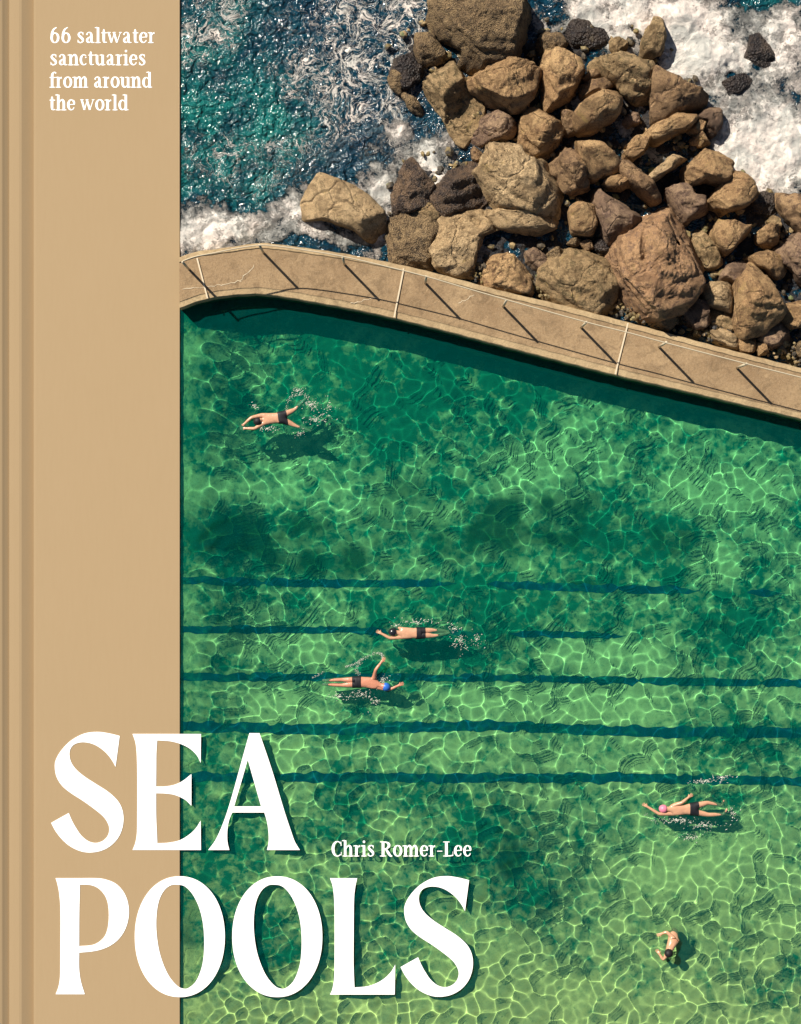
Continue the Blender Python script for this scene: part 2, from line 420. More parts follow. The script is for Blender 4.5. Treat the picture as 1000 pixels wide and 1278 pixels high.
for (cx, cy, rx, ry) in ((388, 510, 26, 16), (318, 520, 10, 12), (575, 795, 26, 12), (520, 780, 40, 7), (430, 860, 36, 12), (470, 835, 22, 14), (850, 1026, 50, 9), (885, 980, 34, 7), (905, 1010, 16, 16), (828, 1180, 14, 26)):
    Z += blob(PX, PY, cx, cy, rx, ry)*(.008*fbm(np.stack([X*5, Y*7, 0*X+cx], -1), 3))
lim = .012+.045*np.clip((X+6.1)/1.0, 0, 1)
Z = lim*np.tanh(Z/lim)
me = mesh_np('pool_water', np.stack([X, Y, Z], -1).reshape(-1, 3), f)
attr(me, 'deep', np.interp(PY, [380, 700, 1000, 1278], [1, .85, .45, 0]))
def m_water():
    t = NT('clear_green_water'); t.n.remove(t.b)
    rf = t.n.new('ShaderNodeBsdfRefraction'); rf.inputs['IOR'].default_value = 1.33; rf.inputs['Roughness'].default_value = 0; t.L(t.mix(t.att('deep'), (.68, .95, .78), (.42, .96, .82)), rf.inputs['Color'])
    df = t.n.new('ShaderNodeBsdfDiffuse'); df.inputs['Color'].default_value = (.0, .28, .25, 1)     # teal colour for light scattered in turbid water, softens the shadows
    mx = t.n.new('ShaderNodeMixShader'); mx.inputs[0].default_value = .10
    t.L(rf.outputs[0], mx.inputs[1]); t.L(df.outputs[0], mx.inputs[2]); t.L(mx.outputs[0], t.out.inputs[0]); return t.m
o = link('pool_water', me, None, [m_water()]); tag(o, kind='structure'); o.cycles.is_caustics_caster = True

# ------------------------------------------------------------------ sea
X, Y, f = grid(-6.118, 12.0, 2.2, 15.6, .03, lambda X, Y: Y > mid_world_y(X)-.05)
PX = X*PPM+500; PY = 639-Y*PPM
q = np.stack([X, Y, 0*X], -1)
PX = PX+70*fbm(q*.45+3, 4, 2.1, .6); PY = PY+60*fbm(q*.5+23, 4, 2.1, .6)
dense = sum(a*blob(PX, PY, *b) for a, b in ((1.0, (990, 150, 120, 110)), (.95, (900, 30, 130, 60)), (1.1, (730, 12, 70, 32)), (.7, (870, 80, 60, 50)), (.8, (240, 295, 90, 42)), (.65, (340, 270, 80, 38)), (.6, (470, 290, 50, 30)), (.45, (600, 320, 40, 20)), (.9, (545, 180, 55, 22)), (.9, (478, 245, 32, 30)), (.8, (550, 235, 70, 40)), (.6, (640, 345, 60, 25)), (.6, (720, 150, 100, 40)), (.6, (655, 45, 20, 25)),
    (.55, (380, 312, 80, 18)), (.5, (640, 345, 30, 20)), (.9, (800, 20, 60, 30)), (.8, (950, 220, 60, 25)), (.4, (780, 175, 30, 20)), (.4, (880, 300, 30, 15))))
dense -= .8*blob(PX, PY, 935, 70, 35, 45)*0+1.2*blob(PX, PY, 905, 112, 26, 12)+.9*blob(PX, PY, 940, 75, 20, 30)+1.0*blob(PX, PY, 985, -10, 50, 22)+.55*blob(PX, PY, 795, 22, 18, 14)+.5*blob(PX, PY, 860, 190, 50, 40)*0
lace = sum(a*blob(PX, PY, *b) for a, b in ((.95, (440, 60, 110, 75)), (.7, (250, 30, 60, 50)), (.5, (520, 20, 60, 60)), (.6, (400, 120, 50, 40)), (.5, (470, 150, 70, 40)), (.45, (240, 80, 40, 20)), (.35, (330, 215, 60, 30)), (.55, (300, 190, 70, 14)), (.45, (520, 180, 50, 30))))
lace -= .5*blob(PX, PY, 340, 60, 30, 40)+.4*blob(PX, PY, 300, 130, 70, 40)
teal = np.clip(1.1*blob(PX, PY, 250, 130, 120, 75)+.7*blob(PX, PY, 320, 170, 50, 30)+.5*blob(PX, PY, 270, 215, 90, 30)+.6*blob(PX, PY, 985, -5, 60, 25)+.4*blob(PX, PY, 270, 30, 60, 40), 0, 1)
grey = np.clip(blob(PX, PY, 430, 190, 90, 35), 0, 1)
dense = dense*np.clip(1+1.1*fbm(q*.55+50, 4, 2.2, .6), .35, 1.5)
fd = np.clip(dense, 0, 1.2)
chop = .06*fbm(q*1.1, 3)+.03*np.abs(fbm(q*3.2+5, 3))
mound = fd*(.34*np.abs(fbm(q*.6+9, 4, 2.1, .45))+.012*fbm(q*8+9, 3))
Z = -.015+(chop+mound)*np.clip((X+6.2)/.5, .2, 1)
# keep the sea low where it meets the wall
me = mesh_np('sea', np.stack([X, Y, Z], -1).reshape(-1, 3), f)
attr(me, 'dense', dense); attr(me, 'lace', lace); attr(me, 'teal', teal); attr(me, 'greyw', grey)
def m_sea():
    t = NT('sea_water_and_foam')
    n1 = t.noise(1.2, 4, .6, .5)
    c = t.mix(t.att('teal'), (.002, .034, .060), (.006, .12, .11))
    c = t.mix(t.ramp(n1, [(.4, 0), (.65, .75)]), c, (.002, .016, .036))
    c = t.mix(t.math('MULTIPLY', t.att('greyw'), t.ramp(t.noise(2.5, 4), [(.4, 0), (.6, .7)])), c, (.06, .085, .10))
    # lace foam: thin warped ridges
    warp = t.n.new('ShaderNodeVectorMath'); warp.operation = 'MULTIPLY_ADD'
    wn = t.n.new('ShaderNodeTexNoise'); wn.inputs['Scale'].default_value = 1.1; wn.inputs['Detail'].default_value = 3; t.L(t.pos, wn.inputs['Vector'])
    t.L(wn.outputs['Color'], warp.inputs[0]); warp.inputs[1].default_value = (1.3, 1.3, 0); t.L(t.pos, warp.inputs[2]); wv = warp.outputs[0]
    a = t.math('ABSOLUTE', t.math('SUBTRACT', t.noise(1.7, 5, .62, .9, wv), .5))
    b = t.math('ABSOLUTE', t.math('SUBTRACT', t.noise(4.2, 5, .62, .7, wv), .5))
    lm = t.math('MULTIPLY', t.att('lace'), t.ramp(t.noise(1.1, 5, .65), [(.36, .25), (.60, 1)]))
    fa = t.ramp(t.math('MULTIPLY', t.math('SUBTRACT', t.math('MULTIPLY', lm, .036), a), 80), [(0, 0), (.8, 1)])
    fb = t.ramp(t.math('MULTIPLY', t.math('SUBTRACT', t.math('MULTIPLY', lm, .021), b), 100), [(0, 0), (.8, .9)])
    film = t.ramp(t.math('MULTIPLY', t.math('SUBTRACT', t.math('MULTIPLY', lm, .075), a), 20), [(0, 0), (1, .38)])
    lf = t.math('MAXIMUM', t.math('MAXIMUM', fa, fb), film)
    # dense foam
    dn = t.noise(3.0, 9, .75, .6); d2 = t.noise(17, 5, .75, .3)
    dv = t.math('MULTIPLY_ADD', t.math('SUBTRACT', dn, .5), 2.0, t.math('MULTIPLY', t.math('SUBTRACT', d2, .5), 1.3))
    df = t.math('MULTIPLY_ADD', dv, t.math('MINIMUM', 1.0, t.math('MULTIPLY', t.math('MAXIMUM', t.att('dense'), 0.0), 2.2)), t.att('dense'))
    df = t.ramp(df, [(.42, 0), (.62, .75), (1.0, 1)])
    foam = t.math('MAXIMUM', lf, df)
    fn = t.noise(7, 9, .75, .5); big = t.noise(.9, 6, .65, 1.0)
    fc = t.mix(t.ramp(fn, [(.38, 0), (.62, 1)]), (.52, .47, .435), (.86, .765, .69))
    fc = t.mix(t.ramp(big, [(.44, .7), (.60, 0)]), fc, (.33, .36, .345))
    fc = t.mix(t.ramp(t.noise(2.0, 8, .7, 1.5, wv), [(.5, 0), (.66, .8)]), fc, (.92, .86, .78))
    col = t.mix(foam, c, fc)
    rough = t.math('MULTIPLY_ADD', foam, .62, .13)
    w1 = t.noise(3.6, 2, .5, .8); w2 = t.noise(10, 1.5, .5, .3)
    wa = t.math('SUBTRACT', 1.0, t.math('MULTIPLY', foam, .85))
    nr = t.bump(t.math('MULTIPLY', w1, wa), 1.0, .26); nr = t.bump(t.math('MULTIPLY', w2, wa), 1.0, .05, nr)
    nr = t.bump(t.math('MULTIPLY', fn, foam), 1.0, .06, nr)
    nr = t.bump(t.math('MULTIPLY', t.noise(32, 5, .75), foam), 1.0, .014, nr)
    return t.fin(col, rough, nr, .5)
o = link('sea', me, None, [m_sea()]); tag(o, kind='structure')
M_sea = o.data.materials[0]
for x0, x1, y0, y1 in ((-400, 400, 15.58, 400), (11.98, 400, 2.0, 15.58)):
    X, Y, f = grid(x0, x1, y0, y1, (x1-x0)/40 if y1-y0 > 100 else 6)
    me = mesh_np('open_sea', np.stack([X, Y, 0*X-.03], -1).reshape(-1, 3), f); tag(link('open_sea', me, None, [M_sea]), kind='structure')
# open sea further out and below, so that the place goes on beyond the frame
X, Y, f = grid(-400, 400, -400, 400, 40)
me = mesh_np('seabed', np.stack([X, Y, 0*X-3.0], -1).reshape(-1, 3), f)
t = NT('seabed_sand'); c = t.mix(t.noise(.3, 4), (.02, .07, .07), (.05, .10, .08))
o = link('seabed', me, None, [t.fin(c, .9)]); tag(o, kind='structure')

# ------------------------------------------------------------------ rock bed under the boulders
BED = [(480, 60), (560, -30), (700, 20), (820, 30), (890, 120), (915, 200), (960, 235), (1060, 240), (1120, 300), (1120, 490), (1000, 462), (880, 432), (780, 405), (640, 370), (560, 345), (480, 330), (470, 270), (500, 200), (570, 180), (540, 130)]
def inside(PX, PY, poly):
    r = np.zeros(PX.shape, bool); n = len(poly)
    for i in range(n):
        x1, y1 = poly[i]; x2, y2 = poly[(i+1) % n]
        c = ((y1 > PY) != (y2 > PY)) & (PX < (x2-x1)*(PY-y1)/(y2-y1+1e-9)+x1); r ^= c
    return r
def edge_dist(PX, PY, poly):
    d = np.full(PX.shape, 1e9); n = len(poly)
    for i in range(n):
        x1, y1 = poly[i]; x2, y2 = poly[(i+1) % n]; dx, dy = x2-x1, y2-y1
        t = np.clip(((PX-x1)*dx+(PY-y1)*dy)/(dx*dx+dy*dy), 0, 1); d = np.minimum(d, np.hypot(PX-x1-t*dx, PY-y1-t*dy))
    return d
X, Y, f = grid(-1, 14, 3.0, 15.6, .045, lambda X, Y: Y > mid_world_y(X)+.5)
PX = X*PPM+500; PY = 639-Y*PPM
ins = inside(PX, PY, BED); ed = edge_dist(PX, PY, BED)/PPM; ed = np.where(ins, ed, -ed)
q = np.stack([X, Y, 0*X], -1)
Z = -.62+.60*np.clip((ed+.35)/.9, 0, 1)+.26*fbm(q*1.7+31, 4)+.10*np.abs(fbm(q*6+3, 3))
wallband = np.clip(1-(Y-mid_world_y(X)-.75)/.9, 0, 1); Z += .22*wallband*(PX > 560)
Z = np.where(ed < -.6, -1.2, Z)
me = mesh_np('rocky_shore', np.stack([X, Y, Z], -1).reshape(-1, 3), f)
attr(me, 'band', wallband*(PX > 560))
def m_bed():
    t = NT('wet_dark_rubble')
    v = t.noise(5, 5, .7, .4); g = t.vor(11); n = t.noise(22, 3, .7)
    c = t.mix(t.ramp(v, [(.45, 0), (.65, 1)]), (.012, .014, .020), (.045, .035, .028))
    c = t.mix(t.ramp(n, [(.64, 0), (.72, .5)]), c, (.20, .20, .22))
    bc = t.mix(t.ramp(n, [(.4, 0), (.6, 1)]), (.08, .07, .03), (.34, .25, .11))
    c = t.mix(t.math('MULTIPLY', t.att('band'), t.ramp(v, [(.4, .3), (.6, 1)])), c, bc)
    return t.fin(c, .6, t.bump(g, .6, .08, t.bump(v, 1, .2)), .4)
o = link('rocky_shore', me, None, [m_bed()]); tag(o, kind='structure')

# ------------------------------------------------------------------ boulders
def rock_mesh(poly, h, zb, sh, seed, rough=1.0, steep=1.0, grooves=(), nf=4, flat=.0):
    r = np.random.default_rng(seed)
    zm = zb+(h)*.45
    P = np.array([W(x, y, zm)[:2] for x, y in poly]); c = P.mean(0)
    a_, b_ = P, np.roll(P, -1, 0); cr = (a_[:, 0]*b_[:, 1]-b_[:, 0]*a_[:, 1]); A = cr.sum()/2
    c = ((a_+b_)*cr[:, None]).sum(0)/(6*A)
    size = math.sqrt(abs(A))
    na = int(np.clip(size*60, 44, 190)); nr = int(np.clip(size*20, 14, 60))
    th = np.linspace(0, 2*np.pi, na, endpoint=False)
    rad = np.zeros(na)
    for i, t in enumerate(th):
        d = np.array([math.cos(t), math.sin(t)]); best = .02
        for k in range(len(P)):
            p = P[k]-c; e = P[(k+1) % len(P)]-P[k]; den = d[0]*e[1]-d[1]*e[0]
            if abs(den) < 1e-9: continue
            s = (p[0]*e[1]-p[1]*e[0])/den; u = (p[0]*d[1]-p[1]*d[0])/den
            if 0 <= u <= 1 and s > 0: best = max(best, s)
        rad[i] = best
    for _ in range(1): rad = 1.225*(.2*np.roll(rad, 1)+.6*rad+.2*np.roll(rad, -1))
    rho = np.linspace(0, 1, nr)[1:]**.85
    RH, TH = np.meshgrid(rho, th, indexing='ij'); RD = rad[None, :]*RH
    x = np.cos(TH)*RD; y = np.sin(TH)*RD
    # random facets: the lowest of several tilted planes, then a rim that falls away
    ext = rad.mean(); z = np.full(x.shape, h)
    ph = r.uniform(0, 6.28)
    for k in range(nf):
        a = ph+6.283*k/nf+r.uniform(-.5, .5); sl = r.uniform(.10, .55)*(1-flat); off = r.uniform(-.15, .35)*ext
        z = np.minimum(z, h+.02-(x*math.cos(a)+y*math.sin(a)-off)*sl)
    # the shaded lower right side
    dl = (x*.695-y*.719); mx = max((np.cos(th)*rad*.695-np.sin(th)*rad*.719))
    st = mx*(1-2*sh) if sh > 0 else mx
    wob = .10*ext*perlin(np.stack([x*2/ext, y*2/ext, 0*x+seed], -1))
    z = np.minimum(z, h*1.02-np.clip(dl+wob-st, 0, None)*1.25*steep)
    rim = 1-np.clip((RH-.86)/.14, 0, 1)**2*.5
    z = (z-0)*rim
    for (gx0, gy0, gx1, gy1, gw, gd) in grooves:
        g0 = np.array(W(gx0, gy0, zm)[:2])-c; g1 = np.array(W(gx1, gy1, zm)[:2])-c; e = g1-g0
        t = np.clip(((x-g0[0])*e[0]+(y-g0[1])*e[1])/(e@e), 0, 1); d = np.hypot(x-g0[0]-t*e[0], y-g0[1]-t*e[1])
        z = z-gd*np.exp(-(d/gw)**2)
    z = np.maximum(z, .12*h)
    V = np.stack([x, y, z+zb], -1).reshape(-1, 3)
    top = np.array([[0, 0, z[0].mean()+zb]])
    low = []
    for (k, zz) in ((.98, .05*h+zb), (.93, zb-.25), (.86, zb-.6)):
        low.append(np.stack([np.cos(th)*rad*k, np.sin(th)*rad*k, np.full(na, zz)], -1))
    V = np.concatenate([top, V]+low)
    # chisel flat faces off it
    sc = np.array([1, 1, 1.0]); Q = V-np.array([0, 0, zb+h*.4])
    for k in range(int(12+3*size)):
        a = r.uniform(0, 6.283); el = r.uniform(.05, 1.35); n_ = np.array([math.cos(a)*math.cos(el), math.sin(a)*math.cos(el), math.sin(el)])
        sp = Q@n_; lim = sp.max()*r.uniform(.64, .93); ov = np.clip(sp-lim, 0, None)
        ov[V[:, 2] < zb-.1] = 0
        Q = Q-ov[:, None]*n_*.92
    V = Q+np.array([0, 0, zb+h*.4])
    # roughness
    q = V+np.array([seed*3.7, seed*1.3, 0])
    amp = rough*min(1, size)
    dn = .06*amp*fbm(q*1.6/max(size, .4), 2)+.05*amp*fbm(q*3.6, 3)-.05*amp*np.abs(fbm(q*3+40, 4, 2.2, .6))+.035*rough*fbm(q*11, 3)
    strat = .03*amp*np.sin((q[:, 0]*.5+q[:, 1]*.9+q[:, 2]*2.0)*9+3*perlin(q*1.5))
    nrm = np.concatenate([[[0, 0, 1]], np.stack([np.cos(TH)*RH**3, np.sin(TH)*RH**3, 1-.6*RH**3], -1).reshape(-1, 3)]+[np.stack([np.cos(th), np.sin(th), 0*th], -1)]*3)
    nrm = nrm/np.linalg.norm(nrm, axis=1)[:, None]
    V = V+nrm*(dn+strat)[:, None]
    F = []
    R = len(rho)+3
    idx = 1+np.arange(R*na).reshape(R, na)
    fq = np.stack([idx[:-1], np.roll(idx[:-1], -1, 1), np.roll(idx[1:], -1, 1), idx[1:]], -1).reshape(-1, 4)[:, ::-1]
    ft = [(0, int(idx[0, i]), int(idx[0, (i+1) % na])) for i in range(na)]
    me = bpy.data.meshes.new('boulder')
    # centre fan as triangles, the rest quads
    nv = len(V); me.vertices.add(nv); me.vertices.foreach_set('co', V.astype(np.float32).ravel())
    loops = np.concatenate([np.array(ft).ravel(), fq.ravel()]).astype(np.int32)
    starts = np.concatenate([np.arange(len(ft))*3, len(ft)*3+np.arange(len(fq))*4]).astype(np.int32)
    me.loops.add(len(loops)); me.loops.foreach_set('vertex_index', loops)
    me.polygons.add(len(starts)); me.polygons.foreach_set('loop_start', starts)
    me.update(calc_edges=True); me.polygons.foreach_set('use_smooth', np.ones(len(starts), bool)); me.validate()
    return me, c
#ROCKS#
ROCKS = [
 # poly, height, base z, shaded share, kind, label, extras
 ([(403,222),(426,230),(456,243),(470,258),(477,282),(464,299),(455,296),(440,282),(415,273),(395,268),(385,273),(377,266),(378,256),(390,238)], .95, -.05, .0, 'pale', 'pale sandstone boulder pitted with small holes, alone nearest the left end of the walkway', dict(rough=.5, flat=.5)),
 ([(515,197),(527,200),(535,215),(546,228),(545,250),(530,258),(505,262),(484,262),(482,250),(495,235),(503,212)], .8, 0, .35, 'mussel', 'dark pointed rock crusted with mussels right of the pale pitted boulder', {}),
 ([(588,200),(597,208),(598,224),(606,250),(596,260),(570,268),(548,270),(542,256),(543,234),(560,216)], .8, 0, .75, 'mussel', 'dark purple speckled rock with a pale upper rim, left of the largest pale boulder', dict(steep=.55)),
 ([(512,268),(522,256),(536,254),(545,264),(547,272),(528,276)], .5, .05, 0, 'mossy', 'small rounded olive rock just under the dark mussel rock', {}),
 ([(485,282),(500,266),(520,268),(548,272),(560,290),(562,315),(548,332),(520,327),(495,328),(480,318),(477,300)], .55, -.05, .2, 'barnacle', 'low broad barnacle covered slab touching the walkway, right of the pitted boulder', dict(flat=.6)),
 ([(546,274),(584,258),(614,266),(622,276),(618,288),(600,292),(592,312),(590,340),(570,337),(550,328),(538,310),(532,284)], .85, -.05, .28, 'pale', 'sandy boulder with a dark cleft and a weedy right flank, beside the walkway', dict(grooves=((590,272,598,280,.12,.3),))),
 ([(616,178),(632,173),(646,178),(653,198),(664,203),(680,201),(690,212),(702,236),(703,254),(694,264),(676,262),(656,265),(640,262),(622,262),(612,256),(600,240),(595,220),(606,210),(612,196)], 1.5, .05, .0, 'pale', 'largest pale yellow sandstone boulder, with a round knob on its upper left', dict(flat=.45, rough=.8)),
 ([(604,250),(620,262),(650,266),(680,264),(694,268),(688,283),(668,290),(648,286),(626,281),(612,270)], 1.0, 0, .1, 'pale', 'pale stepped ledge jutting out below the largest pale sandstone boulder', dict(flat=.4)),
 ([(553,-15),(600,-25),(650,-15),(668,5),(670,30),(664,50),(648,64),(625,70),(605,77),(590,76),(576,66),(584,54),(570,46),(550,38),(541,32),(546,10)], 1.5, 0, .12, 'barnacle', 'huge rough barnacled boulder at the top edge of the photo', dict(rough=1.0, flat=.3)),
 ([(528,34),(540,36),(546,54),(558,68),(545,76),(526,77),(520,66),(520,44)], .6, 0, 0, 'barnacle', 'tan barnacled rock at the left foot of the huge top boulder', {}),
 ([(530,80),(550,76),(572,84),(590,98),(606,122),(607,150),(597,168),(577,172),(560,158),(546,130),(534,112)], 1.05, 0, .72, 'mossy', 'yellow topped rock whose dark side drops towards the water, below the huge top boulder', dict(steep=.9)),
 ([(488,76),(510,68),(524,78),(527,96),(506,108),(490,96)], .5, 0, .3, 'dark', 'wet black rock at the far left tip of the rock pile', {}),
 ([(484,92),(492,88),(500,95),(506,112),(498,116),(488,108)], .35, 0, 0, 'barnacle', 'small grey tan stone at the waterline of the left tip', {}),
 ([(500,117),(512,115),(522,128),(530,144),(514,138)], .3, -.02, 0, 'barnacle', 'narrow flat stone half washed by the sea, below the left tip', {}),
 ([(586,86),(600,80),(630,75),(656,74),(668,82),(668,108),(652,130),(632,134),(620,131),(600,120),(590,106)], 1.15, .1, .30, 'tan', 'wedge shaped tan boulder with a black right face, under the huge top boulder', {}),
 ([(604,146),(620,141),(636,148),(646,160),(636,170),(614,173),(600,181),(589,173),(600,160)], .7, 0, .15, 'purple', 'mauve grey stone shaped like a slipper, above the largest pale boulder', {}),
 ([(646,158),(664,138),(682,137),(698,150),(700,170),(694,188),(680,199),(660,198),(650,190),(646,172)], 1.1, .05, .5, 'tan', 'rounded boulder with dark ridged strata on its lower half', dict(grooves=((650,172,694,168,.04,.12),(650,180,694,178,.04,.12),(652,189,690,187,.04,.12)))),
 ([(702,138),(712,131),(718,150),(717,166),(705,166)], .7, 0, .1, 'brown', 'small upright narrow stone between two bigger boulders', {}),
 ([(671,82),(684,68),(706,65),(718,74),(728,94),(724,112),(706,124),(680,133),(679,112),(674,98)], 1.1, .05, .42, 'tan', 'tall boulder split into a sunlit left face and a black right face', {}),
 ([(672,52),(682,40),(700,44),(712,54),(708,62),(690,68),(676,66)], .6, 0, .25, 'barnacle', 'small knobbly brown stone beside the foam at the top', {}),
 ([(700,32),(730,26),(755,36),(762,52),(745,62),(720,60),(704,50)], .35, -.05, .3, 'dark', 'black wet rock washed with foam streaks in the top middle', {}),
 ([(726,93),(745,88),(753,95),(732,101)], .5, 0, 0, 'brown', 'thin brown stone sliver above the leaning tan slab', {}),
 ([(726,104),(740,102),(760,98),(766,106),(742,119),(726,121)], .7, .05, .2, 'brown', 'flat brown stone lying right above the smooth oval boulder', {}),
 ([(721,140),(735,119),(748,110),(768,108),(776,122),(768,142),(745,158),(728,160),(720,152)], 1.45, .1, .12, 'tan', 'smooth oval tan boulder with one crack, casting the widest black shadow', dict(rough=.5, grooves=((728,145,755,118,.03,.10),))),
 ([(777,152),(788,140),(800,144),(797,153),(784,158)], .5, 0, .1, 'purple', 'little heart shaped pinkish stone in the dark gap', {}),
 ([(736,70),(758,60),(780,70),(810,82),(819,94),(818,112),(812,128),(792,125),(770,104),(752,90),(738,82)], 1.0, .05, .35, 'mossy', 'long mossy golden boulder in the upper middle of the pile', {}),
 ([(762,50),(774,45),(785,52),(783,63),(770,67),(762,58)], .5, 0, .1, 'mossy', 'small smooth olive stone above the long mossy boulder', {}),
 ([(818,20),(829,24),(831,45),(829,62),(815,68),(802,66),(803,50),(812,34)], .8, 0, .2, 'mossy', 'upright olive green rock at the edge of the white surf', {}),
 ([(813,84),(826,82),(842,98),(866,110),(882,119),(876,129),(856,136),(828,146),(818,148),(817,116),(819,96)], 1.15, .05, .1, 'brown', 'big triangular reddish brown boulder bordering the surf', dict(flat=.3)),
 ([(810,160),(830,146),(856,142),(869,148),(864,156),(844,164),(826,176),(812,171)], 1.1, .1, .1, 'tan', 'lens shaped tan slab under the big triangular boulder', dict(grooves=((815,162,845,150,.03,.08),))),
 ([(872,142),(886,132),(899,134),(900,155),(889,170),(880,165),(884,152),(874,148)], .7, 0, .1, 'purple', 'reddish rock at the surf edge, right of the lens shaped slab', {}),
 ([(859,163),(866,155),(878,150),(884,158),(870,167)], .6, 0, 0, 'tan', 'small tan wedge stone next to the reddish surf rock', {}),
 ([(862,171),(876,166),(888,176),(878,183),(864,179)], .6, 0, .1, 'tan', 'small tan stone just above the blocky golden boulder', {}),
 ([(780,190),(792,172),(808,168),(815,178),(800,191),(789,200),(778,198)], .7, .05, .1, 'tan', 'rough pale stone beside the trickle of white water', {}),
 ([(849,212),(862,196),(884,180),(900,188),(909,200),(910,216),(904,227),(880,222),(866,227),(858,231),(850,224)], 1.05, .05, .0, 'tan', 'blocky golden boulder against the dense foam, a black hollow under it', {}),
 ([(810,220),(822,208),(840,194),(854,188),(861,194),(842,208),(816,226)], 1.0, .05, .0, 'pale', 'long thin pale slab left of the blocky golden boulder', {}),
 ([(722,170),(730,166),(744,176),(764,194),(782,214),(768,218),(754,214),(742,222),(730,210),(726,190)], 1.3, .1, .0, 'tan', 'smooth sharp tipped wedge of tan stone in the middle of the pile', dict(rough=.5)),
 ([(754,227),(766,218),(780,220),(787,229),(776,235),(762,233)], 1.0, .05, .1, 'tan', 'small tan stone tucked under the sharp tipped wedge', {}),
 ([(770,196),(788,204),(808,222),(825,245),(814,251),(798,237),(784,225),(772,208)], 1.1, .1, .1, 'brown', 'long narrow brown shard pointing to the tall twisted boulder', {}),
 ([(696,174),(708,178),(722,188),(729,204),(737,221),(730,232),(714,237),(700,229),(688,212),(692,190)], 1.0, .1, .35, 'brown', 'faceted brown block with a bright left edge, right of the largest pale boulder', {}),
 ([(712,262),(722,255),(740,259),(744,280),(740,291),(716,289)], .95, 0, .0, 'tan', 'nearly square tan block standing alone in a dark gap', dict(flat=.7, rough=.5)),
 ([(737,232),(742,229),(756,246),(780,260),(803,261),(795,280),(778,300),(764,304),(754,286),(748,262)], 1.1, .1, .0, 'purple', 'pinkish slab with a long pointed horn, against the tall twisted boulder', dict(rough=.6)),
 ([(802,262),(812,250),(828,246),(838,252),(849,272),(863,290),(873,315),(871,340),(863,362),(850,380),(830,386),(805,390),(785,395),(772,392),(765,370),(765,345),(762,310),(766,296),(778,292),(791,278)], 1.75, .05, .14, 'orange', 'tall twisted orange brown boulder with a groove down its face, biggest beside the walkway', dict(rough=1.1, grooves=((800,285,806,345,.22,.32),(841,262,846,305,.14,.75),(795,390,825,378,.2,.4),(775,300,782,360,.3,-.18)))),
 ([(681,336),(700,318),(728,310),(744,314),(760,322),(764,340),(766,380),(748,392),(720,387),(700,379),(684,368),(679,352)], .95, 0, .08, 'mossy', 'round lichen speckled boulder leaning on the walkway, left of the tall twisted boulder', dict(flat=.2)),
 ([(744,300),(754,296),(762,306),(761,317),(750,319),(744,310)], .5, 0, .1, 'dark', 'small round dark green cobble above the lichen speckled boulder', {}),
 ([(598,346),(610,330),(628,316),(640,320),(660,334),(667,350),(660,365),(625,360),(605,355)], .75, 0, .15, 'tan', 'tan dome shaped rock by the walkway with a mussel covered foot', {}),
 ([(656,316),(668,311),(680,320),(685,332),(674,339),(660,328)], .5, 0, .1, 'purple', 'small pink stone between the dome rock and the lichen speckled boulder', {}),
 ([(682,317),(692,310),(705,313),(697,322),(684,325)], .45, 0, .1, 'barnacle', 'little grey stone on top of the lichen speckled boulder', {}),
 ([(830,242),(846,233),(858,232),(866,246),(886,248),(889,260),(876,265),(858,277),(848,267)], .85, .05, .05, 'purple', 'dull purple slab behind the tall twisted boulder', dict(flat=.4)),
 ([(888,250),(900,230),(912,218),(928,217),(938,232),(942,244),(932,254),(912,259),(898,271),(889,262)], 1.1, .05, .0, 'tan', 'smooth golden brown boulder touching the lower edge of the foam', dict(rough=.6)),
 ([(886,282),(902,269),(924,282),(943,286),(928,298),(909,315),(898,304)], 1.05, .05, .0, 'tan', 'kite shaped grooved tan block in the right part of the pile', dict(rough=.6)),
 ([(862,282),(876,288),(896,312),(900,324),(890,333),(880,331),(869,306)], .55, 0, .1, 'mossy', 'greenish sloping stone at the right foot of the tall twisted boulder', {}),
 ([(947,291),(956,283),(975,284),(972,298),(964,309),(948,303)], .85, 0, .0, 'tan', 'small cube shaped stone near the right side', dict(flat=.6)),
 ([(958,276),(966,268),(975,270),(974,283),(962,282)], .6, 0, .0, 'mossy', 'little yellow stone above the small cube shaped stone', {}),
 ([(973,240),(990,244),(1015,250),(1020,295),(1002,290),(985,272),(976,258)], .9, .05, .0, 'brown', 'rough brown boulder cut by the right edge just below the foam', {}),
 ([(985,290),(1000,294),(1025,300),(1025,356),(1000,347),(988,332),(972,316),(976,302)], 1.0, .05, .05, 'purple', 'pinkish veined boulder cut by the right edge, lower of the two there', {}),
 ([(928,324),(940,318),(960,315),(976,322),(980,336),(970,346),(954,334),(940,330)], .8, .05, .1, 'tan', 'curved tan stone behind the diamond shaped boulder', {}),
 ([(902,341),(912,331),(930,326),(941,330),(932,346),(916,356),(904,351)], .7, .05, .2, 'purple', 'dark plum coloured stone wedged left of the diamond shaped boulder', {}),
 ([(882,356),(902,346),(917,356),(915,368),(919,389),(900,383),(882,377)], .9, .05, .05, 'pale', 'smooth grey beige stone at the left foot of the diamond shaped boulder', dict(rough=.5)),
 ([(914,360),(930,348),(940,330),(948,328),(964,348),(984,364),(982,377),(970,394),(954,411),(930,417),(920,392)], 1.5, .05, .12, 'tan', 'big diamond shaped tan boulder near the right end of the walkway', dict(rough=.7)),
 ([(970,398),(984,382),(1000,378),(1025,382),(1025,402),(990,408),(974,405)], .8, .05, .15, 'tan', 'low tan boulder cut by the right edge, right of the diamond shaped boulder', {}),
 ([(850,392),(858,376),(880,378),(884,405),(868,409),(852,404)], .7, .05, .2, 'purple', 'square mauve stone by the walkway, between the twisted and diamond shaped boulders', {}),
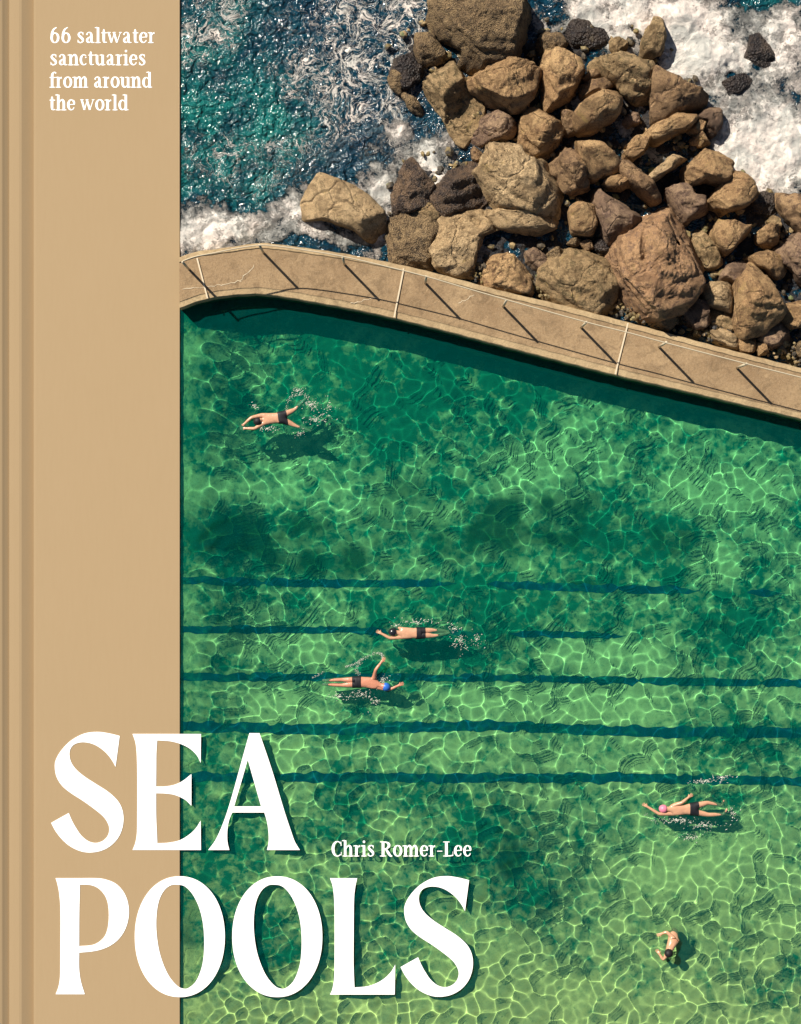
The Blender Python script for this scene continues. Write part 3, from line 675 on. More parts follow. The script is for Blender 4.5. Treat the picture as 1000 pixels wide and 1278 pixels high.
 ([(812,397),(830,382),(843,380),(845,398),(835,411),(815,405)], .5, .05, .0, 'mossy', 'mossy triangular stone touching the walkway under the tall twisted boulder', {}),
 ([(950,423),(960,406),(972,403),(985,418),(988,432),(965,433)], .7, .05, .1, 'purple', 'brown grey rounded stone by the walkway, under the diamond shaped boulder', {}),
 ([(922,424),(942,423),(941,438),(926,441)], .6, .05, .0, 'tan', 'small squarish orange stone on the walkway edge', {}),
 ([(884,414),(905,411),(926,424),(923,437),(895,429)], .45, .05, .0, 'pale', 'low sand coloured stone along the walkway edge', dict(flat=.5)),
 ([(884,382),(905,388),(920,396),(926,412),(905,410),(888,402)], .45, .0, .1, 'mossy', 'greenish weedy stone in the shadow left of the diamond shaped boulder', {}),
 ([(986,434),(1000,425),(1020,428),(1022,448),(1000,444)], .6, .05, .1, 'barnacle', 'weedy stone in the lower right corner of the pile', {}),
 ([(943,428),(955,430),(960,440),(948,444)], .5, .05, .0, 'tan', 'tiny tan stone beside the squarish orange stone', {}),
 ([(932,50),(950,40),(966,55),(962,78),(948,92),(932,78)], .22, 0, .3, 'dark', 'black reef rock breaking through the white surf, upper of two', {}),
 ([(896,110),(915,96),(936,90),(944,100),(926,113),(906,120)], .18, 0, .3, 'dark', 'black reef rock breaking through the white surf, lower and wider of two', {}),
 ([(930,250),(950,240),(968,246),(972,262),(955,270),(938,262)], .3, 0, .3, 'dark', 'wet black stone sprinkled with spray, right of the golden brown boulder', {}),
 ([(708,304),(716,296),(726,300),(722,309)], .45, 0, 0, 'barnacle', 'small grey pebble left of the dark green cobble, under the square block', {}),
 ([(724,302),(736,298),(742,308),(732,313)], .45, 0, 0, 'brown', 'small brown pebble touching the dark green cobble', {}),
 ([(745,262),(752,268),(754,282),(746,280)], .4, 0, 0, 'barnacle', 'thin pebble between the square block and the horned slab', {}),
 ([(640,136),(652,120),(668,118),(664,136),(650,140)], .5, 0, .3, 'dark', 'dark stone in the shadow below the wedge shaped tan boulder', {}),
 ([(588,180),(596,186),(604,192),(600,204),(590,198)], .3, 0, 0, 'brown', 'small brown stone where the foam meets the largest pale boulder', {}),
]
for i, (poly, h, zb, sh, kind, label, kw) in enumerate(ROCKS):
    me, c = rock_mesh(poly, h, zb, sh, i+1, **kw)
    o = link('boulder', me, None, [rmat(kind)]); o.location = (c[0], c[1], 0)
    tag(o, label, 'rock', 'boulders of the breakwater')

# small rubble filling the gaps: nobody could count it
rr = np.random.default_rng(77); V = []; F = []; nv = 0
ico_v = []; ph = (1+5**.5)/2
for a in (-1, 1):
    for b in (-ph, ph): ico_v += [(0, a, b), (a, b, 0), (b, 0, a)]
ico_v = np.array(ico_v, float); ico_v /= np.linalg.norm(ico_v[0])
import itertools
ed_ = min(np.linalg.norm(ico_v[0]-v) for v in ico_v[1:])*1.05
tri = [c for c in itertools.combinations(range(12), 3) if all(np.linalg.norm(ico_v[a]-ico_v[b]) < ed_ for a, b in itertools.combinations(c, 2))]
tri = [c if np.cross(ico_v[c[1]]-ico_v[c[0]], ico_v[c[2]]-ico_v[c[0]])@ico_v[c[0]] > 0 else (c[0], c[2], c[1]) for c in tri]
cnt = 0
while cnt < 1100:
    px, py = rr.uniform(470, 1040), rr.uniform(20, 470)
    near_wall = abs(py-(curve_y(OUT, px)-14)) < 14 and px > 590
    if not near_wall and (rr.random() > .08 or not inside(np.array([px]), np.array([py]), BED)[0]): continue
    if py > curve_y(OUT, px)-3: continue
    s = rr.uniform(.03, .10)*(1.0 if near_wall else 1.4); x, y, _ = W(px, py, .1)
    z = (.22 if near_wall else .08)+rr.uniform(-.05, .08)
    v = ico_v*(1+rr.uniform(-.25, .25, (12, 1)))*s*np.array([1, rr.uniform(.6, 1), .7]); a = rr.uniform(0, 6.28)
    v = v@np.array([[math.cos(a), math.sin(a), 0], [-math.sin(a), math.cos(a), 0], [0, 0, 1]])+(x, y, z)
    V.append(v); F += [tuple(k+nv for k in c) for c in tri]; nv += 12; cnt += 1
me = mesh_np('shingle', np.concatenate(V), F, False)
def m_shingle():
    t = NT('mixed_shingle')
    a = t.vor(5, 'F1', out='Color'); sep = t.n.new('ShaderNodeSeparateColor'); t.L(a, sep.inputs[0])
    c = t.ramp(sep.outputs[0], [(0, (.03, .03, .03)), (.35, (.09, .07, .045)), (.6, (.20, .15, .06)), (.85, (.36, .25, .13)), (1, (.10, .13, .05))])
    n = t.noise(20, 4); return t.fin(t.mix(t.ramp(n, [(.5, 0), (.7, .6)]), c, (.03, .03, .03)), .7, t.bump(n, .8, .03), .4)
o = link('shingle', me, None, [m_shingle()]); tag(o, 'loose shingle and weed filling the gaps between boulders and walkway', 'shingle', kind='stuff')

# ------------------------------------------------------------------ book cover
book = empty('book', W(112, 639, 0)); bo = Vector(book.location)
tag(book, 'tan cloth hardback book cover panel with large white serif title lettering', 'book')
ZT = .045
def bandz(px):
    return float(np.interp(px, [-60, 0, 2, 11.5, 11.7, 17, 24, 27, 42, 42.2, 45, 225], [.10, .045, .04, -.062, .0, .0, -.003, -.012, -.140, .042, ZT, ZT]))
mb = MB(); xs = [-60, -30, 0, 3, 6, 9, 11.5, 11.7, 14, 17, 20, 24, 25.5, 27, 30, 33, 36, 39, 42, 42.2, 43.5, 45, 90, 150, 210, 222, 224.3, 225]
prof = []
for x in xs:
    z = bandz(x) if x < 224 else (ZT if x < 224.5 else ZT-.02)
    prof.append((W(x, 0, max(z, 0))[0], z))
v = []; f = []
yt, yb = W(0, -60)[1], W(0, 1340)[1]
for yy in (yt, yb):
    for (x, z) in prof: v.append((x-bo.x, yy-bo.y, z-bo.z))
n = len(prof)
for i in range(n-1): f.append((i, n+i, n+i+1, i+1))
# underside and edges
b0 = len(v)
for yy in (yt, yb):
    for x in (prof[0][0], prof[-1][0]): v.append((x-bo.x, yy-bo.y, -.35))
f += [(b0, b0+2, n, 0), (n-1, 2*n-1, b0+3, b0+1), (b0, b0+1, b0+3, b0+2), tuple([*range(0, n)]+[b0+1, b0]), tuple([*range(2*n-1, n-1, -1)]+[b0+2, b0+3])]
me = bpy.data.meshes.new('cloth_cover'); me.from_pydata(v, [], f); me.update()
link('cloth_cover', me, book, [M_cloth])

def smooth_outline(P):
    """points (x,y) curve, (x,y,1) corner; Catmull-Rom between, sharp at corners"""
    n = len(P); out = []
    for i in range(n):
        p1 = P[i]; p2 = P[(i+1) % n]; p0 = P[i-1]; p3 = P[(i+2) % n]
        if len(p1) == 3: p0 = (2*p1[0]-p2[0], 2*p1[1]-p2[1])
        if len(p2) == 3: p3 = (2*p2[0]-p1[0], 2*p2[1]-p1[1])
        if len(p1) == 3 and len(p2) == 3: out.append((p1[0], p1[1])); continue
        for k in range(6):
            t = k/6
            out.append(tuple(.5*(2*p1[j]+(p2[j]-p0[j])*t+(2*p0[j]-5*p1[j]+4*p2[j]-p3[j])*t*t+(3*p1[j]-p0[j]-3*p2[j]+p3[j])*t**3) for j in (0, 1)))
    return out
def big_letter(ch, outlines, ox, oy, sc=5.0):
    z = ZT+.007
    cu = bpy.data.curves.new('letter', 'CURVE'); cu.dimensions = '2D'; cu.fill_mode = 'BOTH'; cu.extrude = .005
    for P in outlines:
        Q = [W(ox+x/sc, oy+y/sc, z) for x, y in smooth_outline(P)]
        sp = cu.splines.new('POLY'); sp.points.add(len(Q)-1); sp.use_cyclic_u = True
        for k, q in enumerate(Q): sp.points[k].co = (q[0]-bo.x, q[1]-bo.y, 0, 1)
    tmp = bpy.data.objects.new('tmp', cu); COL.objects.link(tmp)
    dg = bpy.context.evaluated_depsgraph_get(); dg.update()
    me = bpy.data.meshes.new_from_object(tmp.evaluated_get(dg)); bpy.data.objects.remove(tmp); bpy.data.curves.remove(cu)
    for v in me.vertices: v.co.z += z-bo.z
    me.materials.clear()
    o = link('letter', me, book, [M_letter]); o['label'] = 'large white serif letter '+ch
S_ = [(473,92,1),(400,75),(330,67),(250,78),(170,120),(110,180),(75,240),(68,290),(80,350),(115,405),(170,450),(240,495),(310,545),(370,595),(400,640),(408,680),(395,720),(365,748),(325,760),(280,750),(235,715),(200,665),(175,620),(155,573,1),(45,635,1),(75,690),(120,745),(170,785),(230,812),(290,820),(360,808),(420,775),(465,725),(490,665),(497,600),(485,540),(455,490),(400,440),(330,395),(260,350),(205,305),(172,260),(160,215),(165,175),(190,145),(235,132),(290,138),(340,160),(390,200),(425,245),(447,285,1)]
E_ = [(553,80,1),(980,80,1),(978,260,1),(955,215),(915,175),(860,145),(790,126),(707,120,1),(702,200),(701,300),(700,408,1),(760,407),(820,395),(870,370),(920,330,1),(920,528,1),(880,490),(820,462),(760,452),(700,450,1),(701,600),(708,762,1),(780,758),(850,742),(910,705),(950,665),(978,620,1),(980,804,1),(553,804,1),(570,760),(580,700),(582,600),(583,450),(582,300),(578,190),(570,130)]
A_ = [(482,75,1),(545,75,1),(600,235),(640,360),(700,560),(740,680),(765,750),(797,804,1),(592,804,1),(602,750),(600,680),(590,620),(575,570,1),(375,570,1),(355,620),(345,680),(345,750),(357,804,1),(225,804,1),(265,750),(300,680),(340,575),(388,415),(436,240)]
A2 = [(472,240,1),(555,532,1),(387,532,1)]
P_ = [(48,80,1),(180,80),(300,80),(360,88),(420,112),(465,155),(495,215),(506,290),(495,365),(465,430),(420,480),(360,515),(290,535),(195,545,1),(195,640),(205,720),(230,804,1),(48,804,1),(65,760),(75,700),(77,600),(78,300),(72,190),(60,120)]
P2 = [(200,120,1),(260,122),(310,140),(350,180),(372,230),(380,300),(375,380),(355,440),(315,480),(270,498),(195,504,1),(196,300)]
O1 = [(531+281*abs(math.cos(a))**.95*math.copysign(1, math.cos(a)), 445-377*abs(math.sin(a))**.95*math.copysign(1, math.sin(a))) for a in [6.28318*k/36 for k in range(36)]]
O2 = [(505,120),(560,130),(610,180),(650,260),(675,360),(683,470),(678,580),(660,660),(630,725),(590,762),(560,770),(520,755),(470,700),(430,620),(400,520),(385,400),(388,290),(405,210),(435,155),(470,127)]
L_ = [(60,80,1),(230,80,1),(217,140),(210,220),(208,400),(207,600),(210,700),(213,762,1),(290,755),(350,735),(400,705),(440,665),(467,620,1),(464,806,1),(60,806,1),(75,770),(86,700),(88,600),(88,300),(84,190),(75,125)]
for a in (('S', [S_], 55, 900), ('E', [E_], 55, 900), ('A', [A_, A2], 215, 900), ('P', [P_, P2], 60, 1080), ('O', [O1, O2], 118.4, 1080), ('O', [O1, O2], 240, 1080), ('L', [L_], 400, 1080), ('S', [S_], 491, 1080)):
    big_letter(*a)

# small lettering, each glyph drawn with a few swelling pen strokes (units: x-height 1)
T = .29; t_ = .11
def arc(cx, cy, rx, ry, a0, a1, wf, n=14):
    out = []
    for k in range(n+1):
        a = math.radians(a0+(a1-a0)*k/n); out.append((cx+rx*math.cos(a), cy+ry*math.sin(a), wf(a)))
    return out
rd = lambda a: t_+(T-t_)*abs(math.cos(a))**1.3
def stem(x, y0, y1, w=T): return [(x, y0, w), (x, y1, w)]
def foot(x, w=.46, y=.045): return [(x-w/2, y, .09), (x+w/2, y, .09)]
def flag(x, y): return [(x-.24, y-.05, .07), (x, y-.03, .15)]
def arch(x0, x1): return [(x0, .70, .10), (x0+.12, .88, .14), ((x0+x1)/2+.06, .93, .20), (x1-.04, .82, .27), (x1, .62, T), (x1, 0, T)]
def G(ch):
    if ch == '6': return .98, [arc(.47, .47, .29, .42, 0, 360, rd, 24), [(.20, .5, .28), (.22, .85, .28), (.36, 1.2, .2), (.62, 1.38, .1)]]
    if ch == 's': return .74, [[(.56, .86, .13), (.42, .95, .12), (.26, .9, .17), (.18, .76, .24), (.26, .62, .28), (.42, .48, .30), (.54, .34, .28), (.55, .18, .2), (.42, .06, .12), (.26, .05, .12), (.13, .2, .13)], [(.58, .95, .07), (.57, .70, .07)], [(.12, .05, .07), (.12, .30, .07)]]
    if ch == 'a': return .90, [[(.16, .72, .2), (.22, .88, .12), (.38, .95, .11), (.52, .86, .22), (.56, .68, T), (.56, .2, T), (.66, .06, .14), (.84, .07, .08)], [(.54, .58, .09), (.34, .48, .16), (.20, .32, .26), (.22, .14, .24), (.36, .06, .12), (.54, .16, .08)]]
    if ch == 'l': return .50, [stem(.25, 0, 1.38), foot(.25), flag(.2, 1.4)]
    if ch == 'i': return .50, [stem(.25, 0, .95), foot(.25), flag(.2, .95), arc(.25, 1.26, .06, .06, 0, 360, lambda a: .13, 10)]
    if ch == 't': return .58, [[(.26, 1.22, .12), (.26, .95, T), (.26, .25, T), (.32, .08, .16), (.54, .08, .08)], [(.04, .90, .1), (.54, .90, .1)]]
    if ch == 'w': return 1.28, [[(.10, .96, .24), (.36, .06, .24)], [(.36, .04, .09), (.60, .90, .09)], [(.56, .96, .24), (.84, .06, .24)], [(.84, .04, .09), (1.14, .92, .09)], [(-.02, .94, .08), (.28, .94, .08)], [(.46, .94, .08), (.72, .94, .08)], [(1.02, .94, .08), (1.26, .94, .08)]]
    if ch == 'e': return .82, [arc(.42, .49, .28, .44, 25, 330, lambda a: t_+(T-t_)*max(0, -math.cos(a))**1.2+(.12 if math.cos(a) > .5 and math.sin(a) > 0 else 0), 22), [(.16, .50, .09), (.66, .54, .09)], [(.66, .50, .12), (.68, .62, .2), (.62, .80, .2), (.46, .93, .1)]]
    if ch == 'r': return .66, [stem(.24, 0, .95), foot(.24, .48), flag(.2, .95), [(.34, .70, .08), (.42, .86, .12), (.56, .88, .24)]]
    if ch == 'n': return 1.0, [stem(.24, 0, .95), foot(.24), flag(.2, .95), arch(.34, .74), foot(.74)]
    if ch == 'm': return 1.48, [stem(.24, 0, .95), foot(.24, .44), flag(.2, .95), arch(.34, .72), foot(.72, .42), arch(.82, 1.20), foot(1.20, .44)]
    if ch == 'h': return 1.0, [stem(.24, 0, 1.38), foot(.24), flag(.2, 1.4), arch(.34, .74), foot(.74)]
    if ch == 'u': return 1.0, [[(.24, .92, T), (.24, .30, T), (.34, .10, .22), (.48, .06, .14), (.64, .18, .09)], stem(.74, 0, .93), flag(.2, .95), flag(.7, .95), [(.74, .05, .09), (.98, .06, .09)]]
    if ch == 'c': return .76, [arc(.42, .49, .28, .44, 50, 315, lambda a: t_+(T-t_)*max(0, -math.cos(a))**1.2, 20), [(.56, .74, .18), (.60, .66, .16)]]
    if ch == 'f': return .60, [[(.64, 1.26, .15), (.52, 1.36, .13), (.36, 1.28, .2), (.28, 1.05, T), (.28, 0, T)], foot(.28, .50), [(.04, .90, .1), (.54, .90, .1)]]
    if ch == 'o': return .92, [arc(.46, .49, .30, .45, 0, 360, rd, 24)]
    if ch == 'd': return .98, [arc(.42, .48, .26, .42, 40, 320, lambda a: t_+(T-t_)*max(0, -math.cos(a))**1.2, 20), stem(.72, 0, 1.38), flag(.66, 1.4), [(.74, .05, .09), (.96, .06, .09)]]
    if ch == 'C': return 1.0, [arc(.56, .66, .40, .62, 48, 312, lambda a: t_+(.34-t_)*max(0, -math.cos(a))**1.2, 24), [(.86, 1.28, .07), (.88, .92, .10)], [(.88, .10, .05), (.90, .38, .08)]]
    if ch == 'R': return 1.12, [stem(.28, 0, 1.28, .32), foot(.28, .56), foot(.28, .56, 1.25), [(.3, 1.25, .1), (.56, 1.22, .14), (.78, 1.08, .3), (.78, .86, .3), (.58, .68, .14), (.34, .64, .1)], [(.52, .66, .2), (.76, .30, .3), (.94, .06, .22), (1.10, .05, .08)]]
    if ch == 'L': return .92, [stem(.28, 0, 1.28, .32), foot(.28, .56), foot(.28, .56, 1.25), [(.3, .05, .1), (.64, .06, .12), (.84, .12, .12)], [(.86, .05, .06), (.86, .42, .05)]]
    if ch == '-': return .62, [[(.08, .46, .09), (.54, .46, .09)]]
    return .42, []
def text_line(s, x0, x1, base, xh, zt):
    adv = 0; words = [[]]
    for ch in s:
        a, st = G(ch)
        if ch == ' ': words.append([])
        for q in st: words[-1].append([(p[0]+adv, p[1], p[2]) for p in q])
        adv += a
    for wd, strokes in zip(s.split(' '), words):
        o = text_word(strokes, x0, x1, base, xh, zt, adv); o['label'] = 'small white serif lettering'
def text_word(strokes, x0, x1, base, xh, zt, adv):
    kx = (x1-x0)/(adv-.06); mb = MB(); i = 0
    for q in strokes:
        q = densify(q, 4) if len(q) > 2 else q
        z = zt+.0004*(i % 14); i += 1
        L_, R_ = [], []
        for k, p in enumerate(q):
            a = q[max(k-1, 0)]; b = q[min(k+1, len(q)-1)]
            dx, dy = (b[0]-a[0])*kx, (b[1]-a[1])*xh; d = math.hypot(dx, dy) or 1; nx, ny = -dy/d, dx/d
            ww = p[2]*xh*.5*.72
            cx, cy = x0+p[0]*kx, base-p[1]*xh
            L_.append((cx+nx*ww, cy-ny*ww)); R_.append((cx-nx*ww, cy+ny*ww))
        n = len(q)
        tp = [W(a, b, z) for a, b in L_+R_]; v = [(p[0]-bo.x, p[1]-bo.y, z-bo.z) for p in tp]+[(p[0]-bo.x, p[1]-bo.y, z-.003-bo.z) for p in tp]
        f = [(k, k+1, n+k+1, n+k) for k in range(n-1)]
        m = 2*n; f += [(m+k, m+n+k, m+n+k+1, m+k+1) for k in range(n-1)]
        ring = list(range(n))+list(range(2*n-1, n-1, -1))
        f += [(ring[k], ring[(k+1) % m], m+ring[(k+1) % m], m+ring[k]) for k in range(m)]
        mb.add(v, f)
    o = mb.build('word', M_letter, book)
    return o
for s, x0, x1, b in (('66 saltwater', 62, 193.5, 53.8), ('sanctuaries', 62, 182, 81.6), ('from around', 61.5, 189.5, 109.5), ('the world', 61.5, 160, 137.8)):
    text_line(s, x0, x1, b, 14.2, ZT+.003)
text_line('Chris Romer-Lee', 413.5, 588.5, 1069, 14.6, ZT+.003)

# ------------------------------------------------------------------ people
def m_skin(c):
    t = NT('skin'); n = t.noise(12, 3)
    return t.fin(t.mix(n, c, tuple(x*.72 for x in c)), .3, t.bump(n, .3, .03), .5)
M_skin = m_skin((.62, .34, .21)); M_skinr = m_skin((.62, .27, .17))
M_black = plain('black_swim_fabric', (.012, .012, .016), .6)
M_blue = plain('blue_swim_cap', (.03, .14, .55), .35); M_pink = plain('pink_swim_cap', (.70, .20, .30), .35)
M_hair = plain('black_hair', (.012, .010, .012), .6); M_cap = plain('black_swim_cap', (.015, .015, .02), .25, .6)
def skin_obj(name, joints, edges, mat, parent, sub=2, root=0):
    me = bpy.data.meshes.new(name); me.from_pydata([j[:3] for j in joints], edges, []); me.update()
    o = link(name, me, parent, [mat]); me.skin_vertices.new() if hasattr(me.skin_vertices, 'new') else None
    md = o.modifiers.new('skin', 'SKIN'); md.use_smooth_shade = True
    sv = me.skin_vertices[0].data if len(me.skin_vertices) else None
    for k, j in enumerate(joints):
        r = j[3]; sv[k].radius = (r, r*(j[4] if len(j) > 4 else 1)); sv[k].use_root = (k == root)
    sb = o.modifiers.new('sub', 'SUBSURF'); sb.levels = sub; sb.render_levels = sub
    # freeze into a plain mesh
    dg = bpy.context.evaluated_depsgraph_get(); dg.update()
    m2 = bpy.data.meshes.new_from_object(o.evaluated_get(dg)); o.modifiers.clear(); o.data = m2
    for p in m2.polygons: p.use_smooth = True
    o.cycles.is_caustics_receiver = True
    return o
def person(label, J, skin, wear, head_mat, head_kind, up=0.0, extra=None, sub=2):
    """J: joints in photo px + z (m). pelvis, waist, chest, neck, head, (shl,ell,hal), (shr,elr,har), (hil,knl,anl,tol), (hir,knr,anr,tor)"""
    P = lambda k: Vector(W(J[k][0], J[k][1], J[k][2]-(.0 if k[:2] in ('ha', 'el') else .022 if k[:2] in ('kn', 'an', 'to', 'hi') else .06)+up))
    root = empty('person', P('pelvis')); org = Vector(root.location); tag(root, label, 'person', 'people bathing in the pool')
    jt = []; ed = []; ids = {}
    def add(k, v, r, par=None, fz=1.0):
        ids[k] = len(jt); jt.append((v.x-org.x, v.y-org.y, v.z-org.z, r, fz))
        if par is not None: ed.append((ids[par], ids[k]))
    add('pelvis', P('pelvis'), .165, None, .78); add('waist', P('waist'), .150, 'pelvis', .76); add('chest', P('chest'), .190, 'waist', .70)
    add('neck', P('neck'), .062, 'chest'); hd = P('head'); nk = P('neck'); add('jaw', nk.lerp(hd, .6), .085, 'neck'); add('head', hd, .098, 'jaw'); add('crown', hd+(hd-nk).normalized()*.07, .075, 'head')
    for s in 'lr':
        sh, el, ha = P('sh'+s), P('el'+s), P('ha'+s)
        add('sh'+s, sh, .080, 'chest'); add('ua'+s, sh.lerp(el, .5), .060, 'sh'+s); add('el'+s, el, .048, 'ua'+s); add('fa'+s, el.lerp(ha, .45), .045, 'el'+s)
        d = (ha-el).normalized(); side = d.cross(Vector((0, 0, 1))).normalized()
        add('wr'+s, ha-d*.09, .033, 'fa'+s); add('pa'+s, ha, .042, 'wr'+s, .6)
        for q, (off, ln) in enumerate(((-.030, .065), (-.011, .08), (.010, .077), (.030, .06))):
            b = ha+d*.03+side*off; add('f%d%s' % (q, s), b, .011, 'pa'+s); add('g%d%s' % (q, s), b+d*ln+side*off*.5-Vector((0, 0, .008)), .008, 'f%d%s' % (q, s))
        b = ha-d*.02+side*.045*(1 if s == 'l' else -1); add('t'+s, b, .012, 'pa'+s); add('u'+s, b+d*.045+side*.02*(1 if s == 'l' else -1), .009, 't'+s)
        hi, kn, an, to = P('hi'+s), P('kn'+s), P('an'+s), P('to'+s)
        add('hi'+s, hi, .108, 'pelvis'); add('th'+s, hi.lerp(kn, .5), .095, 'hi'+s); add('kn'+s, kn, .070, 'th'+s); add('ca'+s, kn.lerp(an, .35), .068, 'kn'+s)
        add('an'+s, an, .045, 'ca'+s); add('to'+s, to, .034, 'an'+s, .6)
    body = skin_obj('body', jt, ed, skin, root, sub)
    # swimwear: a slightly larger skinned sleeve round the hips
    if wear:
        ax = (P('waist')-P('pelvis')).normalized(); pl = P('pelvis')-org
        src = body.data; vi = {}; vv = []; ff = []
        for p in src.polygons:
            d = p.center-pl; q = d.dot(ax)
            if -.19 < q < .09 and d.length < .34:
                for k in p.vertices:
                    if k not in vi: vi[k] = len(vv); qq = (src.vertices[k].co-pl).dot(ax); vv.append(src.vertices[k].co+src.vertices[k].normal*.016+ax*(min(max(qq, -.17), .07)-qq))
                ff.append([vi[k] for k in p.vertices])
        me = bpy.data.meshes.new('swim_trunks'); me.from_pydata(vv, [], ff); me.update()
        for p in me.polygons: p.use_smooth = True
        t_ = link('swim_trunks', me, root, [wear]); t_.cycles.is_caustics_receiver = True
    # cap or hair: upper shell of an ellipsoid round the head
    hv = hd-org; u = (hd-nk).normalized(); mb = MB(); v = []; f = []; n = 20; m = 12
    t1 = u.orthogonal().normalized(); t2 = u.cross(t1)
    for i in range(m+1):
        a = math.pi*.66*i/m
        for k in range(n):
            b = 6.28318*k/n; v.append(hv+u*(.02+.128*math.cos(a))+(t1*math.cos(b)+t2*math.sin(b))*.118*math.sin(a))
    for i in range(m):
        for k in range(n): f.append((i*n+k, i*n+(k+1) % n, (i+1)*n+(k+1) % n, (i+1)*n+k))
    mb.add(v, f); mb.build(head_kind, head_mat, root, True)
    if extra: extra(root, org, P)
    return root
# breaststroke swimmer near the wall, heading left
person('swimmer doing breaststroke near the walkway, black shorts, both arms reaching forward', dict(
    pelvis=(350, 521, .0), waist=(343, 522, .02), chest=(334, 522.5, .04), neck=(328, 524, .05), head=(323, 525.5, .06),
    shl=(329, 518, .03), ell=(314, 521, .02), hal=(303, 531, -.01), shr=(329, 528, .03), elr=(318, 535, .02), har=(304, 534.5, -.01),
    hil=(354, 518, -.02), knl=(368, 511, -.03), anl=(380, 499, -.03), tol=(385, 495, -.02), hir=(355, 524, -.02), knr=(368, 531, -.04), anr=(383, 536, -.04), tor=(389, 538, -.03)),
    M_skin, M_black, M_hair, 'hair')
person('swimmer stretched out flat heading left, black cap and narrow black trunks, in the upper lanes', dict(
    pelvis=(522.5, 790, .0), waist=(515, 790, .02), chest=(505, 790, .04), neck=(497, 789.5, .05), head=(491.5, 789, .07),
    shl=(502, 795, .03), ell=(487, 796.5, .02), hal=(474, 789.5, .02), shr=(502, 785, .02), elr=(492, 781, -.05), har=(486, 785, -.12),
    hil=(526, 792.5, -.02), knl=(541, 793, -.03), anl=(555, 791, -.02), tol=(562, 789, -.01), hir=(526, 787.5, -.02), knr=(541, 786, -.03), anr=(554, 787, -.04), tor=(561, 788, -.05)),
    M_skin, M_black, M_cap, 'swim_cap')
person('front crawl swimmer in a blue cap heading right, one arm lifted, sunburnt back', dict(
    pelvis=(448, 851, .0), waist=(455, 851, .02), chest=(466, 852, .05), neck=(474, 855, .05), head=(481, 857, .06),
    shl=(467, 847, .06), ell=(469, 836, .22), hal=(478, 824, .18), shr=(470, 857, .02), elr=(485, 861, -.02), har=(500, 854.5, .0),
    hil=(444, 853.5, -.02), knl=(427, 855, -.02), anl=(409, 854, -.02), tol=(402, 854, -.02), hir=(444, 848.5, -.02), knr=(427, 848, -.03), anr=(409, 849, -.02), tor=(402, 849, -.02)),
    M_skinr, M_black, M_blue, 'swim_cap')
person('swimmer in a pink cap and black shorts heading left, one arm trailing back', dict(
    pelvis=(863, 1009.5, .0), waist=(856, 1009.5, .02), chest=(844, 1010, .05), neck=(835, 1010, .05), head=(829, 1009.5, .06),
    shl=(840, 1015, .02), ell=(823, 1016, .02), hal=(806, 1005.5, .03), shr=(840, 1005, .05), elr=(851, 1002, .08), har=(861, 994, .05),
    hil=(867, 1013, -.02), knl=(884, 1016.5, -.02), anl=(903, 1016, -.02), tol=(908, 1009, .02), hir=(867, 1006, -.02), knr=(884, 1001, -.02), anr=(901, 1005, -.03), tor=(903.5, 998, .02)),
    M_skin, M_black, M_pink, 'swim_cap')
person('dark haired bather standing waist deep and bending over with arms curved, alone at lower right', dict(
    pelvis=(841, 1168, -.08), waist=(840, 1173, .05), chest=(838, 1181, .16), neck=(836, 1186, .24), head=(835, 1189, .33),
    shl=(833, 1190, .14), ell=(828, 1198, .06), hal=(822, 1189, .02), shr=(840, 1170, .12), elr=(832, 1163, .05), har=(824, 1166, .0),
    hil=(838, 1164, -.16), knl=(836, 1163, -.42), anl=(838, 1162, -.66), tol=(834, 1163, -.68), hir=(842, 1161, -.16), knr=(841, 1160, -.42), anr=(842, 1159, -.66), tor=(838, 1160, -.68)),
    M_skin, None, M_hair, 'hair', up=.05)

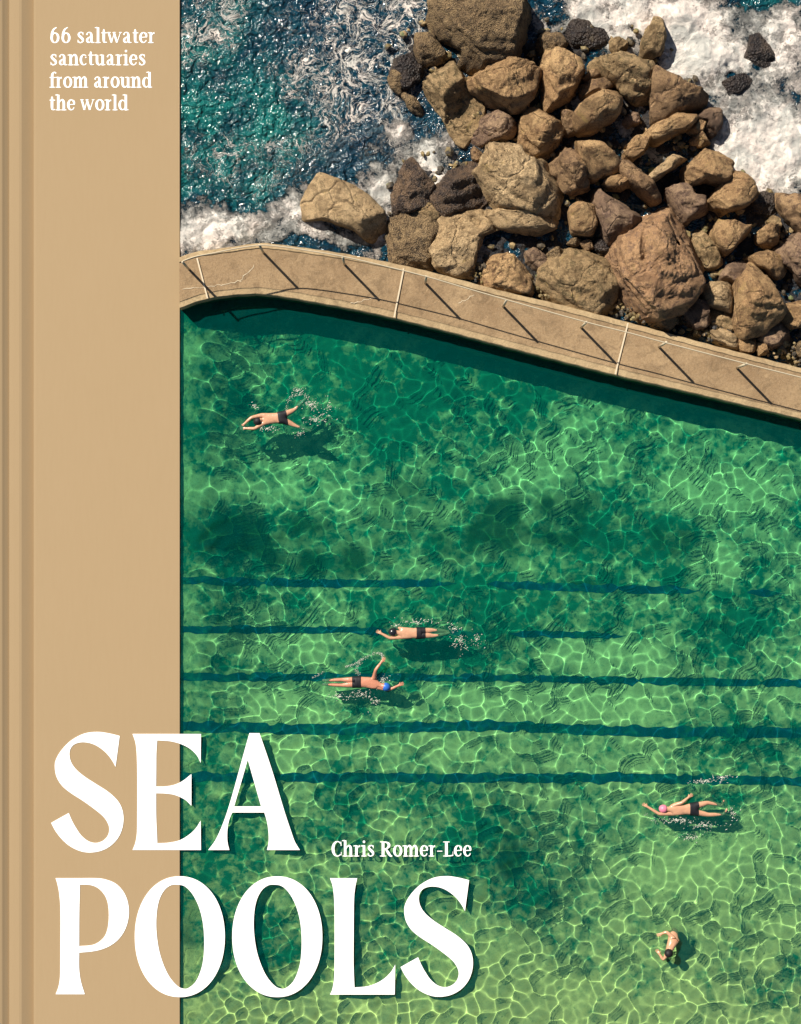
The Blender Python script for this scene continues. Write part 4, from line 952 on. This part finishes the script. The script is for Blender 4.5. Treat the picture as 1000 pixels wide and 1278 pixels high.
# white water thrown up round each swimmer: droplets and broken films
M_foam = plain('white_foam', (.62, .62, .54), .4, .5)
def splash(label, spots, arcs, seed):
    r = np.random.default_rng(seed); V = []; F = []; nv = 0
    def bit(px, py, s, z, el=1., an=0.):
        nonlocal nv
        x, y, _ = W(px, py, z); v = ico_v*(1+r.uniform(-.3, .3, (12, 1)))*s*np.array([el, 1, .5])
        v = v@np.array([[math.cos(an), math.sin(an), 0], [-math.sin(an), math.cos(an), 0], [0, 0, 1]])+(x, y, z)
        V.append(v); F.extend(tuple(k+nv for k in c) for c in tri); nv += 12
    for (cx, cy, rx, ry, n) in spots:
        for _ in range(int(n*2.6)):
            a = r.uniform(0, 6.28); q = abs(r.normal(0, .62))
            bit(cx+rx*q*math.cos(a), cy+ry*q*math.sin(a), r.uniform(.003, .009), r.uniform(.0, .015), r.uniform(1, 5), r.normal(.4, .5))
    for (P, wd, n) in arcs:
        P = densify(P, 30)
        for _ in range(int(n*2)):
            p = P[r.integers(len(P))]; bit(p[0]+r.normal(0, wd), p[1]+r.normal(0, wd), r.uniform(.003, .007), r.uniform(.0, .03), r.uniform(1, 2.5), r.uniform(0, 3.1))
    me = mesh_np('splash', np.concatenate(V), F); o = link('splash', me, None, [M_foam])
    tag(o, label, 'splash', kind='stuff')
splash('white droplets and ripples behind the breaststroke swimmer near the walkway', [(388, 505, 12, 9, 50), (395, 523, 18, 8, 40), (372, 488, 12, 5, 22), (335, 535, 14, 5, 24), (318, 507, 6, 6, 12), (375, 541, 8, 5, 14), (410, 508, 10, 10, 16)], [([(357, 512), (362, 497), (375, 492), (384, 495)], 1.2, 60)], 1)
splash('white droplets trailing the feet of the swimmer stretched out flat', [(575, 800, 12, 14, 40), (520, 776, 26, 4, 40), (567, 785, 10, 10, 20), (596, 797, 8, 10, 20), (495, 781, 6, 4, 12)], [], 2)
splash('curved trail of spray thrown by the lifted arm of the blue capped swimmer', [(425, 869, 14, 5, 40), (452, 867, 14, 6, 30), (470, 875, 8, 4, 14), (478, 848, 9, 8, 30), (458, 891, 7, 3, 14)], [([(478, 822), (476, 816), (466, 816), (452, 823), (440, 830), (432, 832)], .9, 170), ([(450, 826), (445, 835), (448, 841)], 1.5, 50), ([(390, 846), (398, 842), (404, 838)], .8, 26)], 3)
splash('broken white water around the pink capped swimmer', [(845, 1024, 22, 4, 55), (880, 1030, 20, 6, 45), (862, 1045, 22, 6, 26), (915, 1015, 8, 12, 16), (880, 975, 22, 4, 36), (902, 970, 12, 3, 26)], [([(806, 1015), (815, 1025), (830, 1022)], 1, 24)], 4)
